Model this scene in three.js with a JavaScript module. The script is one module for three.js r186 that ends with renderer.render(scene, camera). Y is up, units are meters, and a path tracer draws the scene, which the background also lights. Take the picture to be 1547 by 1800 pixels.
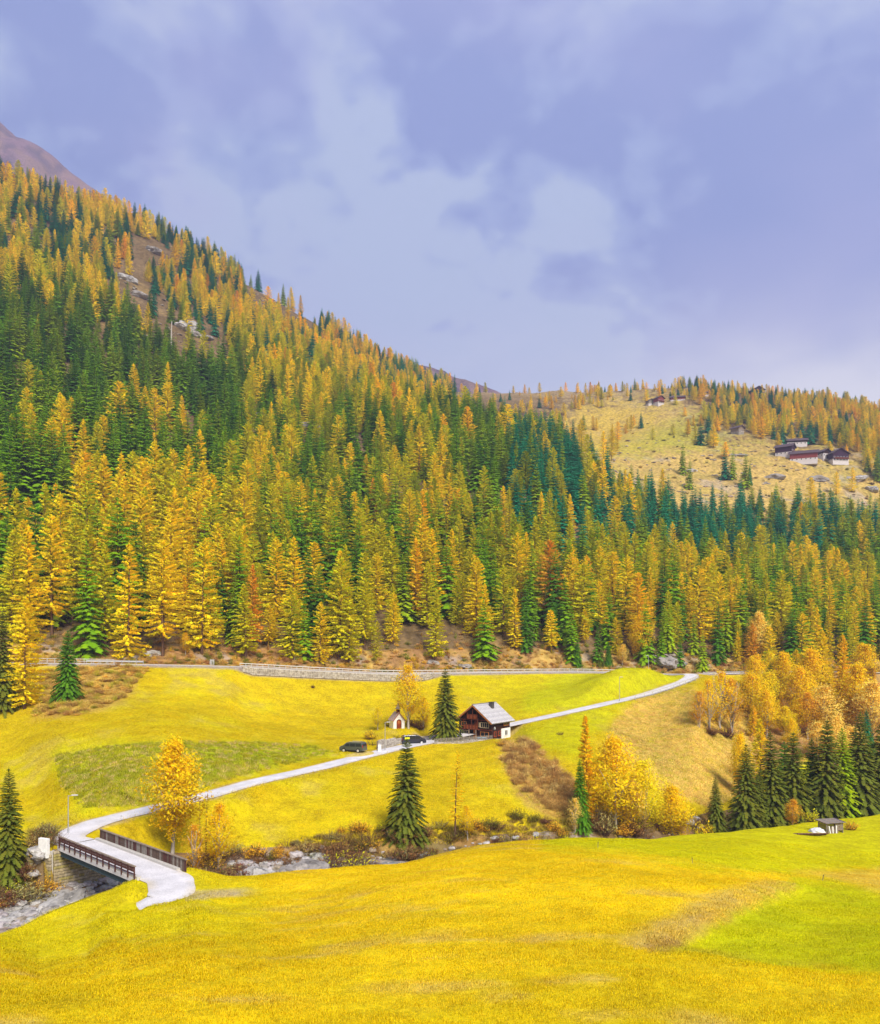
import * as THREE from 'three';
import { mergeGeometries } from 'three/addons/utils/BufferGeometryUtils.js';
import { RoundedBoxGeometry } from 'three/addons/geometries/RoundedBoxGeometry.js';

// ───────────────────────── camera ─────────────────────────
// f in photo pixels, column of the optical axis, row of the horizon, eye height
const F = 1500, CX = 773.5, YH = 1120, CY = 34;
const scene = new THREE.Scene();
const camera = new THREE.PerspectiveCamera(2 * Math.atan(YH / F) * 180 / Math.PI, 1547 / (2 * YH), 0.5, 9000);
camera.position.set(0, CY, 0);
camera.setViewOffset(1547, 2 * YH, 0, 0, 1547, 1800);       // a shifted lens keeps the trees upright
camera.updateProjectionMatrix();

// ───────────────────────── exposure, sky, sun ─────────────────────────
const EXPOSURE = 4.5, SUN = 1.5;
const renderer = new THREE.WebGLRenderer({ antialias: true });
renderer.toneMapping = THREE.LinearToneMapping;
renderer.toneMappingExposure = EXPOSURE;
renderer.shadowMap.enabled = true;

// ───────────────────────── noise and random ─────────────────────────
function rng(seed) {
  let a = seed >>> 0;
  return () => { a = (a + 0x6d2b79f5) | 0; let t = Math.imul(a ^ (a >>> 15), 1 | a); t = (t + Math.imul(t ^ (t >>> 7), 61 | t)) ^ t; return ((t ^ (t >>> 14)) >>> 0) / 4294967296; };
}
const hash = (x, y, z = 0) => { let h = Math.imul(x | 0, 374761393) ^ Math.imul(y | 0, 668265263) ^ Math.imul(z | 0, 2147483647 ^ 974711); h = Math.imul(h ^ (h >>> 13), 1274126177); h = Math.imul(h ^ (h >>> 16), 2246822519); return ((h ^ (h >>> 15)) >>> 0) / 4294967296; };
const fade = (t) => t * t * t * (t * (t * 6 - 15) + 10);
const lerp = (a, b, t) => a + (b - a) * t;
const clamp = (x, a = 0, b = 1) => Math.min(b, Math.max(a, x));
const smooth = (a, b, x) => { const t = clamp((x - a) / (b - a)); return t * t * (3 - 2 * t); };
function noise2(x, y, s = 0) {        // value noise, -1..1
  const ix = Math.floor(x), iy = Math.floor(y), fx = fade(x - ix), fy = fade(y - iy);
  return lerp(lerp(hash(ix, iy, s), hash(ix + 1, iy, s), fx), lerp(hash(ix, iy + 1, s), hash(ix + 1, iy + 1, s), fx), fy) * 2 - 1;
}
function fbm2(x, y, o = 4, s = 0) { let v = 0, a = 0.5, n = 0; for (let i = 0; i < o; i++) { v += a * noise2(x, y, s + i * 17); n += a; a *= 0.5; x = x * 2.03 + 11.3; y = y * 2.03 - 7.1; } return v / n; }
function noise3(x, y, z, s = 0) {
  const ix = Math.floor(x), iy = Math.floor(y), iz = Math.floor(z), fx = fade(x - ix), fy = fade(y - iy), fz = fade(z - iz);
  const h = (a, b, c) => hash(ix + a + (iz + c) * 131, iy + b, s + (iz + c) * 71);
  const p = (c) => lerp(lerp(h(0, 0, c), h(1, 0, c), fx), lerp(h(0, 1, c), h(1, 1, c), fx), fy);
  return lerp(p(0), p(1), fz) * 2 - 1;
}
function fbm3(x, y, z, o = 5, s = 0) { let v = 0, a = 0.5, n = 0; for (let i = 0; i < o; i++) { v += a * noise3(x, y, z, s + i * 13); n += a; a *= 0.52; x = x * 2.05 + 5.2; y = y * 2.05 + 1.7; z = z * 2.05 - 3.1; } return v / n; }
const toLin = (c) => (c <= 0.04045 ? c / 12.92 : Math.pow((c + 0.055) / 1.055, 2.4));
const srgb = (r, g, b) => [toLin(r / 255), toLin(g / 255), toLin(b / 255)];
const mix3 = (a, b, t) => [lerp(a[0], b[0], t), lerp(a[1], b[1], t), lerp(a[2], b[2], t)];

// ───────────────────────── the sky: broken autumn cloud over blue ─────────────────────────
{
  const W = 2048, H = 1024, data = new Float32Array(W * H * 4);
  const deep = srgb(136, 157, 217), blue = srgb(160, 180, 229), pale = srgb(188, 205, 236), lilac = srgb(192, 193, 238), white = srgb(246, 245, 254);
  // banks of brighter cloud and the bluer gaps between them: direction, angular size, how bright
  const banks = [[640, 300, 0.17, 0.5], [800, 480, 0.15, 0.5], [560, 420, 0.14, 0.3], [1010, 150, 0.14, 0.35], [300, 330, 0.12, 0.3], [60, 60, 0.1, 0.35], [1080, 640, 0.1, 0.4], [1290, 620, 0.09, 0.3], [180, 130, 0.1, -0.5], [700, 70, 0.12, -0.35], [1200, 270, 0.13, -0.6], [1330, 530, 0.11, -0.55], [1500, 430, 0.14, -0.5], [470, 220, 0.07, -0.35], [900, 560, 0.07, -0.2], [560, 350, 0.05, -0.3]].map(([px, py, s, k]) => [...new THREE.Vector3(px - CX, YH - py, -F).normalize().toArray(), 1 / (2 * s * s), k]);
  for (let j = 0; j < H; j++) {
    const el = ((j + 0.5) / H - 0.5) * Math.PI, ce = Math.cos(el), y = Math.sin(el);
    for (let i = 0; i < W; i++) {
      const az = ((i + 0.5) / W - 0.5) * 2 * Math.PI, x = ce * Math.cos(az), z = ce * Math.sin(az);
      // cloud decks flatten towards the horizon
      const k = 1 / (Math.max(y, -0.1) + 0.32), px = x * k * 1.55, pz = z * k * 1.55;
      const wx = fbm3(px * 1.3 + 4, pz * 1.3, 2.2, 4, 3), wz = fbm3(px * 1.3 - 7, pz * 1.3, 5.1, 4, 9);
      const big = fbm3(px * 1.1 + wx * 0.4, pz * 1.1 + wz * 0.4, 0.4, 6, 21);
      const mid = fbm3(px * 2.9 + wx * 0.45, pz * 2.9 + wz * 0.45, 3.4, 6, 40);
      const fine = fbm3(px * 7 + wx * 0.8, pz * 7 + wz * 0.8, 7.7, 5, 55);
      let bank = 0; if (z < 0) for (const [bx, by, bz, s, k] of banks) bank += k * Math.exp((x * bx + y * by + z * bz + mid * 0.008 + fine * 0.004 - 1) * 2 * s);
      const d = big * 0.8 + mid * 0.9 + fine * 0.6 + fbm3(px * 15 + wx * 2, pz * 15 + wz * 2, 3.1, 4, 63) * 0.2 + bank * 0.55;
      let c = mix3(deep, blue, smooth(-0.26, 0.06, d));
      c = mix3(c, pale, smooth(0.02, 0.3, d));
      const l = fbm3(px * 1.0 + 13, pz * 1.0 - 5, 1.3, 4, 77);
      c = mix3(c, lilac, smooth(0.05, 0.6, l + mid * 0.35) * 0.5);
      c = mix3(c, lilac, smooth(0.5, 0.2, y + mid * 0.08) * 0.4);
      c = mix3(c, white, smooth(0.36, 0.06, y + fine * 0.05 + mid * 0.09) * 0.6);
      if (z < 0) { const g = Math.exp(-(((x + 0.0) / -z - 0.52) ** 2) / 0.10 - ((y / -z - 0.26 + mid * 0.04 + fine * 0.02) ** 2) / 0.012); c = mix3(c, white, g); }
      const o = (j * W + i) * 4;
      for (let n = 0; n < 3; n++) data[o + n] = c[n] / EXPOSURE;
      data[o + 3] = 1;
    }
  }
  const sky = new THREE.DataTexture(data, W, H, THREE.RGBAFormat, THREE.FloatType);
  sky.mapping = THREE.EquirectangularReflectionMapping; sky.magFilter = THREE.LinearFilter; sky.wrapS = THREE.RepeatWrapping; sky.needsUpdate = true;
  scene.background = sky; scene.environment = sky;
}
scene.fog = new THREE.FogExp2(new THREE.Color().setRGB(0.62, 0.66, 0.95), 0.00019);
const sun = new THREE.DirectionalLight(new THREE.Color().setRGB(1, 0.93, 0.82), SUN);
sun.position.set(180, CY + 365, 205); sun.target.position.set(0, 0, -200);
sun.castShadow = true; sun.shadow.radius = 46; sun.shadow.mapSize.set(2048, 2048);
Object.assign(sun.shadow.camera, { left: -700, right: 700, top: 700, bottom: -700, near: 1, far: 2500 });
scene.add(sun, sun.target);

// ───────────────────────── object helpers ─────────────────────────
const taken = new Map();
function numbered(name) { const n = taken.get(name) ?? 0; taken.set(name, n + 1); return n ? name + '_' + String(n).padStart(3, '0') : name; }
function tag(o, label, category, group, kind) { if (label) o.userData.label = label; if (category) o.userData.category = category; if (group) o.userData.group = group; if (kind) o.userData.kind = kind; return o; }
function thing(name, label, category, pos = [0, 0, 0], turn = 0, group) {
  const o = new THREE.Group(); o.name = numbered(name); o.position.set(...pos); o.rotation.y = turn; scene.add(o);
  return tag(o, label, category, group);
}
function flat(g) { const r = g.index ? g.toNonIndexed() : g; for (const k of Object.keys(r.attributes)) if (!['position', 'normal', 'uv', 'color'].includes(k)) r.deleteAttribute(k); return r; }
function uvMetres(g) {      // box-projected uv in metres
  const p = g.attributes.position, n = g.attributes.normal, uv = new Float32Array(p.count * 2);
  for (let i = 0; i < p.count; i++) {
    const a = Math.abs(n.getX(i)), b = Math.abs(n.getY(i)), c = Math.abs(n.getZ(i));
    const x = p.getX(i), y = p.getY(i), z = p.getZ(i);
    if (b > a && b > c) { uv[i * 2] = x; uv[i * 2 + 1] = z; } else if (a > c) { uv[i * 2] = z; uv[i * 2 + 1] = y; } else { uv[i * 2] = x; uv[i * 2 + 1] = y; }
  }
  g.setAttribute('uv', new THREE.BufferAttribute(uv, 2)); return g;
}
function merge(list) { const gs = (Array.isArray(list) ? list : [list]).map(flat); return uvMetres(gs.length > 1 ? mergeGeometries(gs) : gs[0]); }
function part(name, geos, material, parent = scene) {
  const m = new THREE.Mesh(merge(geos), material); m.name = parent === scene ? numbered(name) : name; m.castShadow = m.receiveShadow = true; parent.add(m); return m;
}
function bx(x, y, z, w, h, d, ry = 0, rz = 0, rx = 0) {
  const g = new THREE.BoxGeometry(w, h, d);
  if (rx || ry || rz) g.applyMatrix4(new THREE.Matrix4().makeRotationFromEuler(new THREE.Euler(rx, ry, rz, 'YXZ')));
  return g.translate(x, y, z);
}
function rbx(x, y, z, w, h, d, r = 0.04, ry = 0, seg = 1) { const g = new RoundedBoxGeometry(w, h, d, seg, Math.min(r, w / 2.1, h / 2.1, d / 2.1)); if (ry) g.rotateY(ry); return g.translate(x, y, z); }
const V = (x, y, z) => new THREE.Vector3(x, y, z);
function rod(a, b, r0, r1 = r0, sides = 6) {
  const d = b.clone().sub(a), l = d.length(), g = new THREE.CylinderGeometry(r1, r0, l, sides, 1);
  g.applyQuaternion(new THREE.Quaternion().setFromUnitVectors(V(0, 1, 0), d.divideScalar(l)));
  return g.translate((a.x + b.x) / 2, (a.y + b.y) / 2, (a.z + b.z) / 2);
}
function beam(a, b, w, h) {          // box from a to b, w across, h upright
  const d = b.clone().sub(a), l = d.length(), flatL = Math.hypot(d.x, d.z);
  const g = new THREE.BoxGeometry(l, h, w);
  g.rotateZ(Math.atan2(d.y, flatL)); g.rotateY(Math.atan2(-d.z, d.x));
  return g.translate((a.x + b.x) / 2, (a.y + b.y) / 2, (a.z + b.z) / 2);
}
function prism(points, depth, z0 = 0, bevel = 0) {       // outline in x,y pushed along z
  const s = new THREE.Shape(points.map((p) => new THREE.Vector2(p[0], p[1])));
  return new THREE.ExtrudeGeometry(s, { depth, bevelEnabled: bevel > 0, bevelThickness: bevel, bevelSize: bevel, bevelSegments: 2, steps: 1, curveSegments: 8 }).translate(0, 0, z0);
}

// ───────────────────────── materials ─────────────────────────
function tex(n, metres, f, color) {
  const d = new Uint8Array(n * n * 4);
  for (let y = 0; y < n; y++) for (let x = 0; x < n; x++) { const c = f(x / n, y / n), o = (y * n + x) * 4; if (typeof c === 'number') d[o] = d[o + 1] = d[o + 2] = clamp(c) * 255; else for (let k = 0; k < 3; k++) d[o + k] = clamp(c[k]) * 255; d[o + 3] = 255; }
  const t = new THREE.DataTexture(d, n, n); t.wrapS = t.wrapT = THREE.RepeatWrapping; t.magFilter = THREE.LinearFilter; t.minFilter = THREE.LinearMipmapLinearFilter; t.repeat.set(1 / metres, 1 / metres); t.needsUpdate = true;
  return t;
}
function tile(x, y, f, s, o = 4) {   // fbm that wraps over the unit square
  let v = 0, a = 0.5, n = 0;
  for (let i = 0; i < o; i++) {
    const X = x * f, Y = y * f, ix = Math.floor(X), iy = Math.floor(Y), fx = fade(X - ix), fy = fade(Y - iy), w = (k) => ((k % f) + f) % f;
    v += a * (lerp(lerp(hash(w(ix), w(iy), s + i), hash(w(ix + 1), w(iy), s + i), fx), lerp(hash(w(ix), w(iy + 1), s + i), hash(w(ix + 1), w(iy + 1), s + i), fx), fy) * 2 - 1); n += a; a *= 0.55; f *= 2;
  }
  return v / n;
}
const T = {
  grass: tex(1024, 9, (x, y) => { const a = tile(x, y, 24, 3, 5), b = tile(x, y, 96, 31, 3), c = tile(x, y, 5, 50, 3); return [0.8 + a * 0.25 + b * 0.28 + c * 0.12, 0.8 + a * 0.27 + b * 0.28 + c * 0.15, 0.8 + a * 0.3 + b * 0.4 - c * 0.1]; }),
  rough: tex(512, 24, (x, y) => 0.78 + tile(x, y, 16, 5, 6) * 0.5 + tile(x, y, 4, 66, 2) * 0.12),
  rock: tex(512, 5, (x, y) => 0.72 + tile(x, y, 6, 8, 6) * 0.5 + Math.max(0, 0.06 - Math.abs(tile(x, y, 5, 12, 4))) * -3.5),
  wood: tex(256, 2, (x, y) => 0.75 + tile(x * 0.12 + Math.floor(x * 12) * 0.13, y, 8, 4, 5) * 0.3 + tile(x, y * 0.06, 64, 14, 3) * 0.35),
  plaster: tex(256, 3, (x, y) => 0.9 + tile(x, y, 12, 21, 5) * 0.16),
  asphalt: tex(512, 5, (x, y) => 0.85 + tile(x, y, 64, 9, 4) * 0.22 + tile(x, y, 4, 90, 3) * 0.14),
  bark: tex(256, 1.5, (x, y) => 0.7 + tile(x, y * 0.3, 16, 33, 5) * 0.55),
};
function mat(c, { map, bump = 0, rough = 0.9, metal = 0, spec = 0.35, side, ...more } = {}) {
  return new THREE.MeshPhysicalMaterial({ color: new THREE.Color().setRGB(...c), map: map ?? null, bumpMap: bump && map ? map : null, bumpScale: bump, roughness: rough, metalness: metal, specularIntensity: spec, side: side ?? THREE.FrontSide, ...more });
}
const M = {
  steel: mat([0.55, 0.56, 0.58], { rough: 0.45, metal: 0.6, map: T.plaster }),
  concrete: mat([0.56, 0.53, 0.48], { map: T.plaster, bump: 0.01 }),
  asphalt: mat([0.74, 0.71, 0.70], { map: T.asphalt, bump: 0.004, rough: 0.95, vertexColors: true }), deck: mat([0.74, 0.71, 0.70], { map: T.asphalt, bump: 0.004, rough: 0.95 }),
  white: mat([0.9, 0.89, 0.86], { map: T.plaster, bump: 0.01 }),
  darkWood: mat([0.05, 0.02, 0.014], { map: T.wood, bump: 0.01, rough: 0.8 }),
  redWood: mat([0.2, 0.05, 0.02], { map: T.wood, bump: 0.01, rough: 0.75 }),
  railWood: mat([0.12, 0.05, 0.042], { map: T.wood, bump: 0.012 }),
  oldWood: mat([0.33, 0.25, 0.18], { map: T.wood, bump: 0.015 }),
  greyWood: mat([0.3, 0.26, 0.22], { map: T.wood, bump: 0.015 }),
  parapetWood: mat([0.15, 0.1, 0.075], { map: T.wood, bump: 0.015 }),
  roofWood: mat([0.6, 0.58, 0.58], { map: T.wood, bump: 0.01 }),
  roofWood2: mat([0.52, 0.5, 0.51], { map: T.wood, bump: 0.01 }), redFrame: mat([0.5, 0.09, 0.03], { map: T.wood }), balcony: mat([0.32, 0.085, 0.03], { map: T.wood }),
  darkRoof: mat([0.13, 0.09, 0.1], { map: T.wood, bump: 0.02 }),
  frame: mat([0.55, 0.2, 0.05], { map: T.wood, rough: 0.6 }),
  paleFrame: mat([0.75, 0.6, 0.38], { map: T.wood, rough: 0.6 }),
  glass: mat([0.02, 0.025, 0.03], { rough: 0.08, spec: 1 }),
  black: mat([0.012, 0.012, 0.013], { rough: 0.7 }),
  rock: mat([0.42, 0.38, 0.34], { map: T.rock, bump: 0.08 }),
  paleRock: mat([0.55, 0.52, 0.48], { map: T.rock, bump: 0.08 }),
  brownRock: mat([0.34, 0.25, 0.17], { map: T.rock, bump: 0.08 }),
  spruceBark: mat([0.13, 0.085, 0.055], { map: T.bark, bump: 0.02, spec: 0.1 }),
  larchBark: mat([0.2, 0.115, 0.07], { map: T.bark, bump: 0.02, spec: 0.1 }),
  birchBark: mat([0.6, 0.54, 0.46], { map: T.bark, bump: 0.01, spec: 0.1 }),
};

// ───────────────────────── terrain: stations along the line of sight, per bearing ─────────────────────────
function pchip(xs, ys) {
  const n = xs.length, h = [], d = [], m = new Array(n).fill(0);
  for (let i = 0; i < n - 1; i++) { h[i] = xs[i + 1] - xs[i]; d[i] = (ys[i + 1] - ys[i]) / h[i]; }
  for (let i = 1; i < n - 1; i++) if (d[i - 1] * d[i] > 0) { const a = 2 * h[i] + h[i - 1], b = h[i] + 2 * h[i - 1]; m[i] = (a + b) / (a / d[i - 1] + b / d[i]); }
  if (n > 1) { m[0] = d[0]; m[n - 1] = d[n - 2]; }
  return (x) => {
    if (x <= xs[0]) return ys[0]; if (x >= xs[n - 1]) return ys[n - 1];
    let i = 0; while (x > xs[i + 1]) i++;
    const t = (x - xs[i]) / h[i], t2 = t * t, t3 = t2 * t;
    return (2 * t3 - 3 * t2 + 1) * ys[i] + (t3 - 2 * t2 + t) * h[i] * m[i] + (-2 * t3 + 3 * t2) * ys[i + 1] + (t3 - t2) * h[i] * m[i + 1];
  };
}
// each entry: bearing (as the photo column it meets), distance, photo row of the ground there (turned into a height)
const station = (list) => ({ d: pchip(list.map((e) => e[0]), list.map((e) => e[1])), h: pchip(list.map((e) => e[0]), list.map((e) => -(e[2] - YH) / F * e[1])) });
const level = (list) => ({ d: pchip(list.map((e) => e[0]), list.map((e) => e[1])), h: pchip(list.map((e) => e[0]), list.map((e) => e[2])) });
const after = (s, dd, dh) => ({ d: (u) => s.d(u) + (typeof dd === 'number' ? dd : dd(u)), h: (u) => s.h(u) + (typeof dh === 'number' ? dh : dh(u)) });
const riverH = pchip([-300, 0, 120, 420, 700, 850, 1000, 1150, 1300, 1450, 1547, 1850], [-27.2, -27.5, -27.7, -28, -28.6, -29.2, -30.2, -31.6, -33.1, -34.5, -35.2, -37]);
const riverD = pchip([-300, 0, 32, 110, 180, 300, 476, 560, 700, 850, 1000, 1150, 1300, 1450, 1547, 1850], [72, 80.5, 82.5, 86.5, 90, 93, 100, 104, 107, 112, 118, 128, 143, 157, 165, 190]);
const hwy = station([[-400, 172, 1162], [0, 185, 1165], [250, 195, 1168], [420, 205, 1172], [560, 214, 1179], [700, 222, 1184], [1000, 240, 1181], [1230, 250, 1185], [1400, 262, 1181], [1547, 275, 1182], [1900, 310, 1180]]);
const wallDrop = (u) => -0.25 - 1.35 * smooth(405, 450, u) * smooth(790, 735, u);
const beltEdge = level([[-300, 385, 140], [0, 400, 136], [250, 430, 130], [420, 450, 127], [560, 470, 125], [700, 490, 122], [850, 510, 118], [1000, 520, 109], [1130, 520, 90], [1250, 520, 77], [1400, 530, 72], [1547, 540, 68], [1900, 570, 60]]);
const upper = level([[-300, 520, 262], [0, 560, 258], [250, 620, 256], [420, 660, 243], [560, 700, 229], [700, 740, 208], [850, 760, 182], [1000, 770, 174], [1130, 760, 178], [1250, 720, 166], [1400, 680, 149], [1547, 690, 149], [1900, 730, 150]]);
const skyline = station([[-300, 650, 100], [0, 720, 332], [120, 765, 385], [250, 820, 428], [420, 880, 512], [560, 950, 594], [700, 1020, 668], [830, 1080, 706], [950, 1080, 706], [1070, 1080, 698], [1180, 1050, 697], [1330, 1050, 712], [1450, 1050, 726], [1547, 1050, 744], [1900, 1050, 800]]);
const ST = [
  level([[0, 10, -10.8], [1500, 10, -10.8]]),
  station([[0, 36, 1800], [1547, 36, 1800]]),
  station([[-300, 66, 1690], [0, 70, 1640], [120, 74, 1603], [195, 75, 1580], [232, 70, 1597], [262, 69.5, 1593], [300, 69.5, 1589], [338, 71, 1577], [380, 76, 1568], [420, 80, 1562], [560, 85, 1548], [700, 90, 1522], [850, 95, 1490], [1000, 100, 1478], [1150, 106, 1475], [1300, 112, 1472], [1450, 124, 1467], [1547, 132, 1458], [1850, 150, 1450]]),
  level([[-300, 66.6, -25.6], [0, 71, -24.5], [120, 76, -23.7], [200, 79.2, -23.3], [243, 81, -22.9], [312, 84, -22.95], [420, 87, -24.6], [560, 92, -25.2], [700, 95, -25.2], [850, 100, -24.4], [1000, 106, -25], [1150, 113, -26.5], [1300, 124, -28], [1450, 140, -30], [1547, 148, -30.6], [1850, 165, -32]]),
  { d: (u) => riverD(u) - 4.2, h: (u) => riverH(u) - 0.5 },
  { d: (u) => riverD(u) + 4.6, h: (u) => riverH(u) - 0.4 },
  station([[-300, 84, 1560], [0, 98, 1512], [60, 99, 1494], [105, 97, 1486], [170, 101.5, 1464], [200, 103, 1476], [250, 104, 1495], [330, 107, 1500], [420, 110, 1499], [560, 113, 1487], [700, 115, 1480], [850, 120, 1465], [1000, 126, 1458], [1150, 138, 1448], [1300, 156, 1420], [1450, 174, 1400], [1547, 184, 1390], [1850, 215, 1380]]),
  station([[-300, 112, 1450], [0, 120, 1416], [60, 116, 1432], [110, 106, 1448], [150, 104, 1450], [200, 107, 1437], [270, 112, 1421], [360, 119, 1399], [450, 128, 1373], [540, 138, 1354], [620, 148, 1334], [700, 162, 1314], [760, 171, 1303], [900, 186, 1273], [980, 194, 1256], [1060, 203, 1238], [1130, 213, 1222], [1185, 224, 1205], [1215, 233, 1194], [1300, 225, 1240], [1450, 226, 1275], [1547, 230, 1290], [1850, 258, 1290]]),
  station([[-300, 132, 1365], [0, 140, 1345], [120, 138, 1315], [250, 141, 1300], [420, 152, 1303], [560, 162, 1308], [640, 172, 1296], [700, 179, 1281], [760, 183, 1280], [860, 190, 1272], [930, 203, 1240], [1000, 215, 1215], [1060, 222, 1185], [1100, 227, 1173], [1140, 229, 1177], [1185, 234, 1189], [1215, 240, 1189], [1300, 241, 1203], [1450, 248, 1222], [1547, 256, 1232], [1850, 284, 1230]]),
  after(hwy, -3.75, wallDrop), after(hwy, -3.45, 0), after(hwy, 3.6, 0),
  after(hwy, 15, pchip([0, 250, 420, 700, 900, 1000, 1230, 1547], [4.4, 3.8, 4.8, 6, 6.4, 5.6, 4.6, 4.2])),
  beltEdge, upper, skyline,
  after(skyline, 260, -55), after(skyline, 1500, -330),
];
// rows of the ground sheet between the stations
const ROWS = [8, 90, 14, 16, 18, 16, 46, 54, 46, 5, 6, 16, 75, 60, 55, 8, 5];
function profile(u) {
  u = clamp(u, -300, 1850);
  const d = ST.map((s) => s.d(u)), h = ST.map((s) => s.h(u));
  for (let i = 1; i < d.length; i++) d[i] = Math.max(d[i], d[i - 1] + 0.25);
  return { d, h, at: pchip(d, h) };
}
const colOf = (x, d) => CX + F * x / d;
function baseHeight(x, d) { return profile(colOf(x, d)).at(d); }

// ───────────────────────── roads: centre lines as points on the ground ─────────────────────────
const at = (px, py, d) => V((px - CX) / F * d, CY - (py - YH) / F * d, -d);
function sampled(points, step) { const c = new THREE.CatmullRomCurve3(points, false, 'centripetal'); return c.getSpacedPoints(Math.round(c.getLength() / step)); }
const BRIDGE = { a: at(140, 1482, 94.4), b: at(278, 1537.5, 82), y: CY - 22.8 };
BRIDGE.a.y = BRIDGE.b.y = BRIDGE.y;
BRIDGE.dir = BRIDGE.b.clone().sub(BRIDGE.a).setY(0); BRIDGE.len = BRIDGE.dir.length(); BRIDGE.dir.normalize();
BRIDGE.side = V(-BRIDGE.dir.z, 0, BRIDGE.dir.x);            // towards the far right parapet is -side
const bp = (s, t, y = 0) => BRIDGE.a.clone().addScaledVector(BRIDGE.dir, s).addScaledVector(BRIDGE.side, t).setY(BRIDGE.y + y);
const laneEast = sampled([bp(-0.4, 0), bp(-3.2, 0.1), at(143, 1457, 102), at(170, 1446, 104.5), at(205, 1436.5, 108), at(270, 1421, 113), at(360, 1399, 120), at(450, 1374, 129), at(540, 1354, 139), at(620, 1334, 149), at(700, 1314.5, 162), at(760, 1303, 171), at(830, 1288, 180), at(900, 1273, 187), at(980, 1256, 195), at(1060, 1238, 204), at(1130, 1222, 214), at(1180, 1206, 225), at(1208, 1195, 234), at(1216, 1188, 242), at(1212, 1184.5, 247)], 1.2);
const laneWest = sampled([bp(BRIDGE.len + 0.4, 0), bp(BRIDGE.len + 2.4, 0.1), at(301, 1556, 78.4), at(301, 1570, 76), at(288, 1581, 74.6), at(262, 1589, 73.8), at(234, 1596, 73.2), at(206, 1603, 72.4)], 0.7);
laneWest.slice(-5).forEach((p, i) => { p.y -= 0.05 + i * 0.16; });
const highway = []; for (let u = -380; u <= 1880; u += 12) highway.push(V((u - CX) / F * hwy.d(u), CY + hwy.h(u), -hwy.d(u)));
const yard = sampled([at(735, 1307, 169), at(752, 1299, 176), at(775, 1294, 181), at(800, 1292, 185)], 1.2);
const ROADS = [[laneEast, 1.95], [laneWest, 2.05], [yard, 2.6]];
const roadGrid = new Map(), CELL = 10;
for (const [line, w] of ROADS) for (const p of line === laneWest ? line.slice(0, -3) : line) { const k = Math.floor(p.x / CELL) + ',' + Math.floor(p.z / CELL); if (!roadGrid.has(k)) roadGrid.set(k, []); roadGrid.get(k).push([p.x, p.z, p.y - CY, w]); }
function nearRoad(x, z) {      // [distance outside the edge, height] of the nearest road
  let best = 99, h = 0; const i = Math.floor(x / CELL), j = Math.floor(z / CELL);
  for (let a = -1; a <= 1; a++) for (let b = -1; b <= 1; b++) for (const p of roadGrid.get((i + a) + ',' + (j + b)) ?? []) { const e = Math.hypot(x - p[0], z - p[1]) - p[3]; if (e < best) { best = e; h = p[2]; } }
  return [best, h];
}
// pads levelled into the slope
const PADS = [];
const housePos = at(863.5, 1301.5, 176), houseTurn = -0.61;
// local axes of the house: x runs along the gable from its right corner to the left, z runs back along the eaves side
const hx = V(-Math.cos(0.6), 0, -Math.sin(0.6)), hz = V(Math.sin(0.66), 0, -Math.cos(0.66));
PADS.push({ x: housePos.x + hx.x * 4 + hz.x * 3, z: housePos.z + hx.z * 4 + hz.z * 3, y: housePos.y, r: 6.6, f: 4.5 });
const chapelPos = at(701.5, 1281, 178); PADS.push({ x: chapelPos.x, z: chapelPos.z - 1, y: chapelPos.y, r: 2.3, f: 3 });
const vanPos = at(621, 1321.5, 155), van2Pos = at(727, 1309, 168.5);
PADS.push({ x: vanPos.x, z: vanPos.z, y: vanPos.y, r: 2.4, f: 2.2 });

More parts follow.
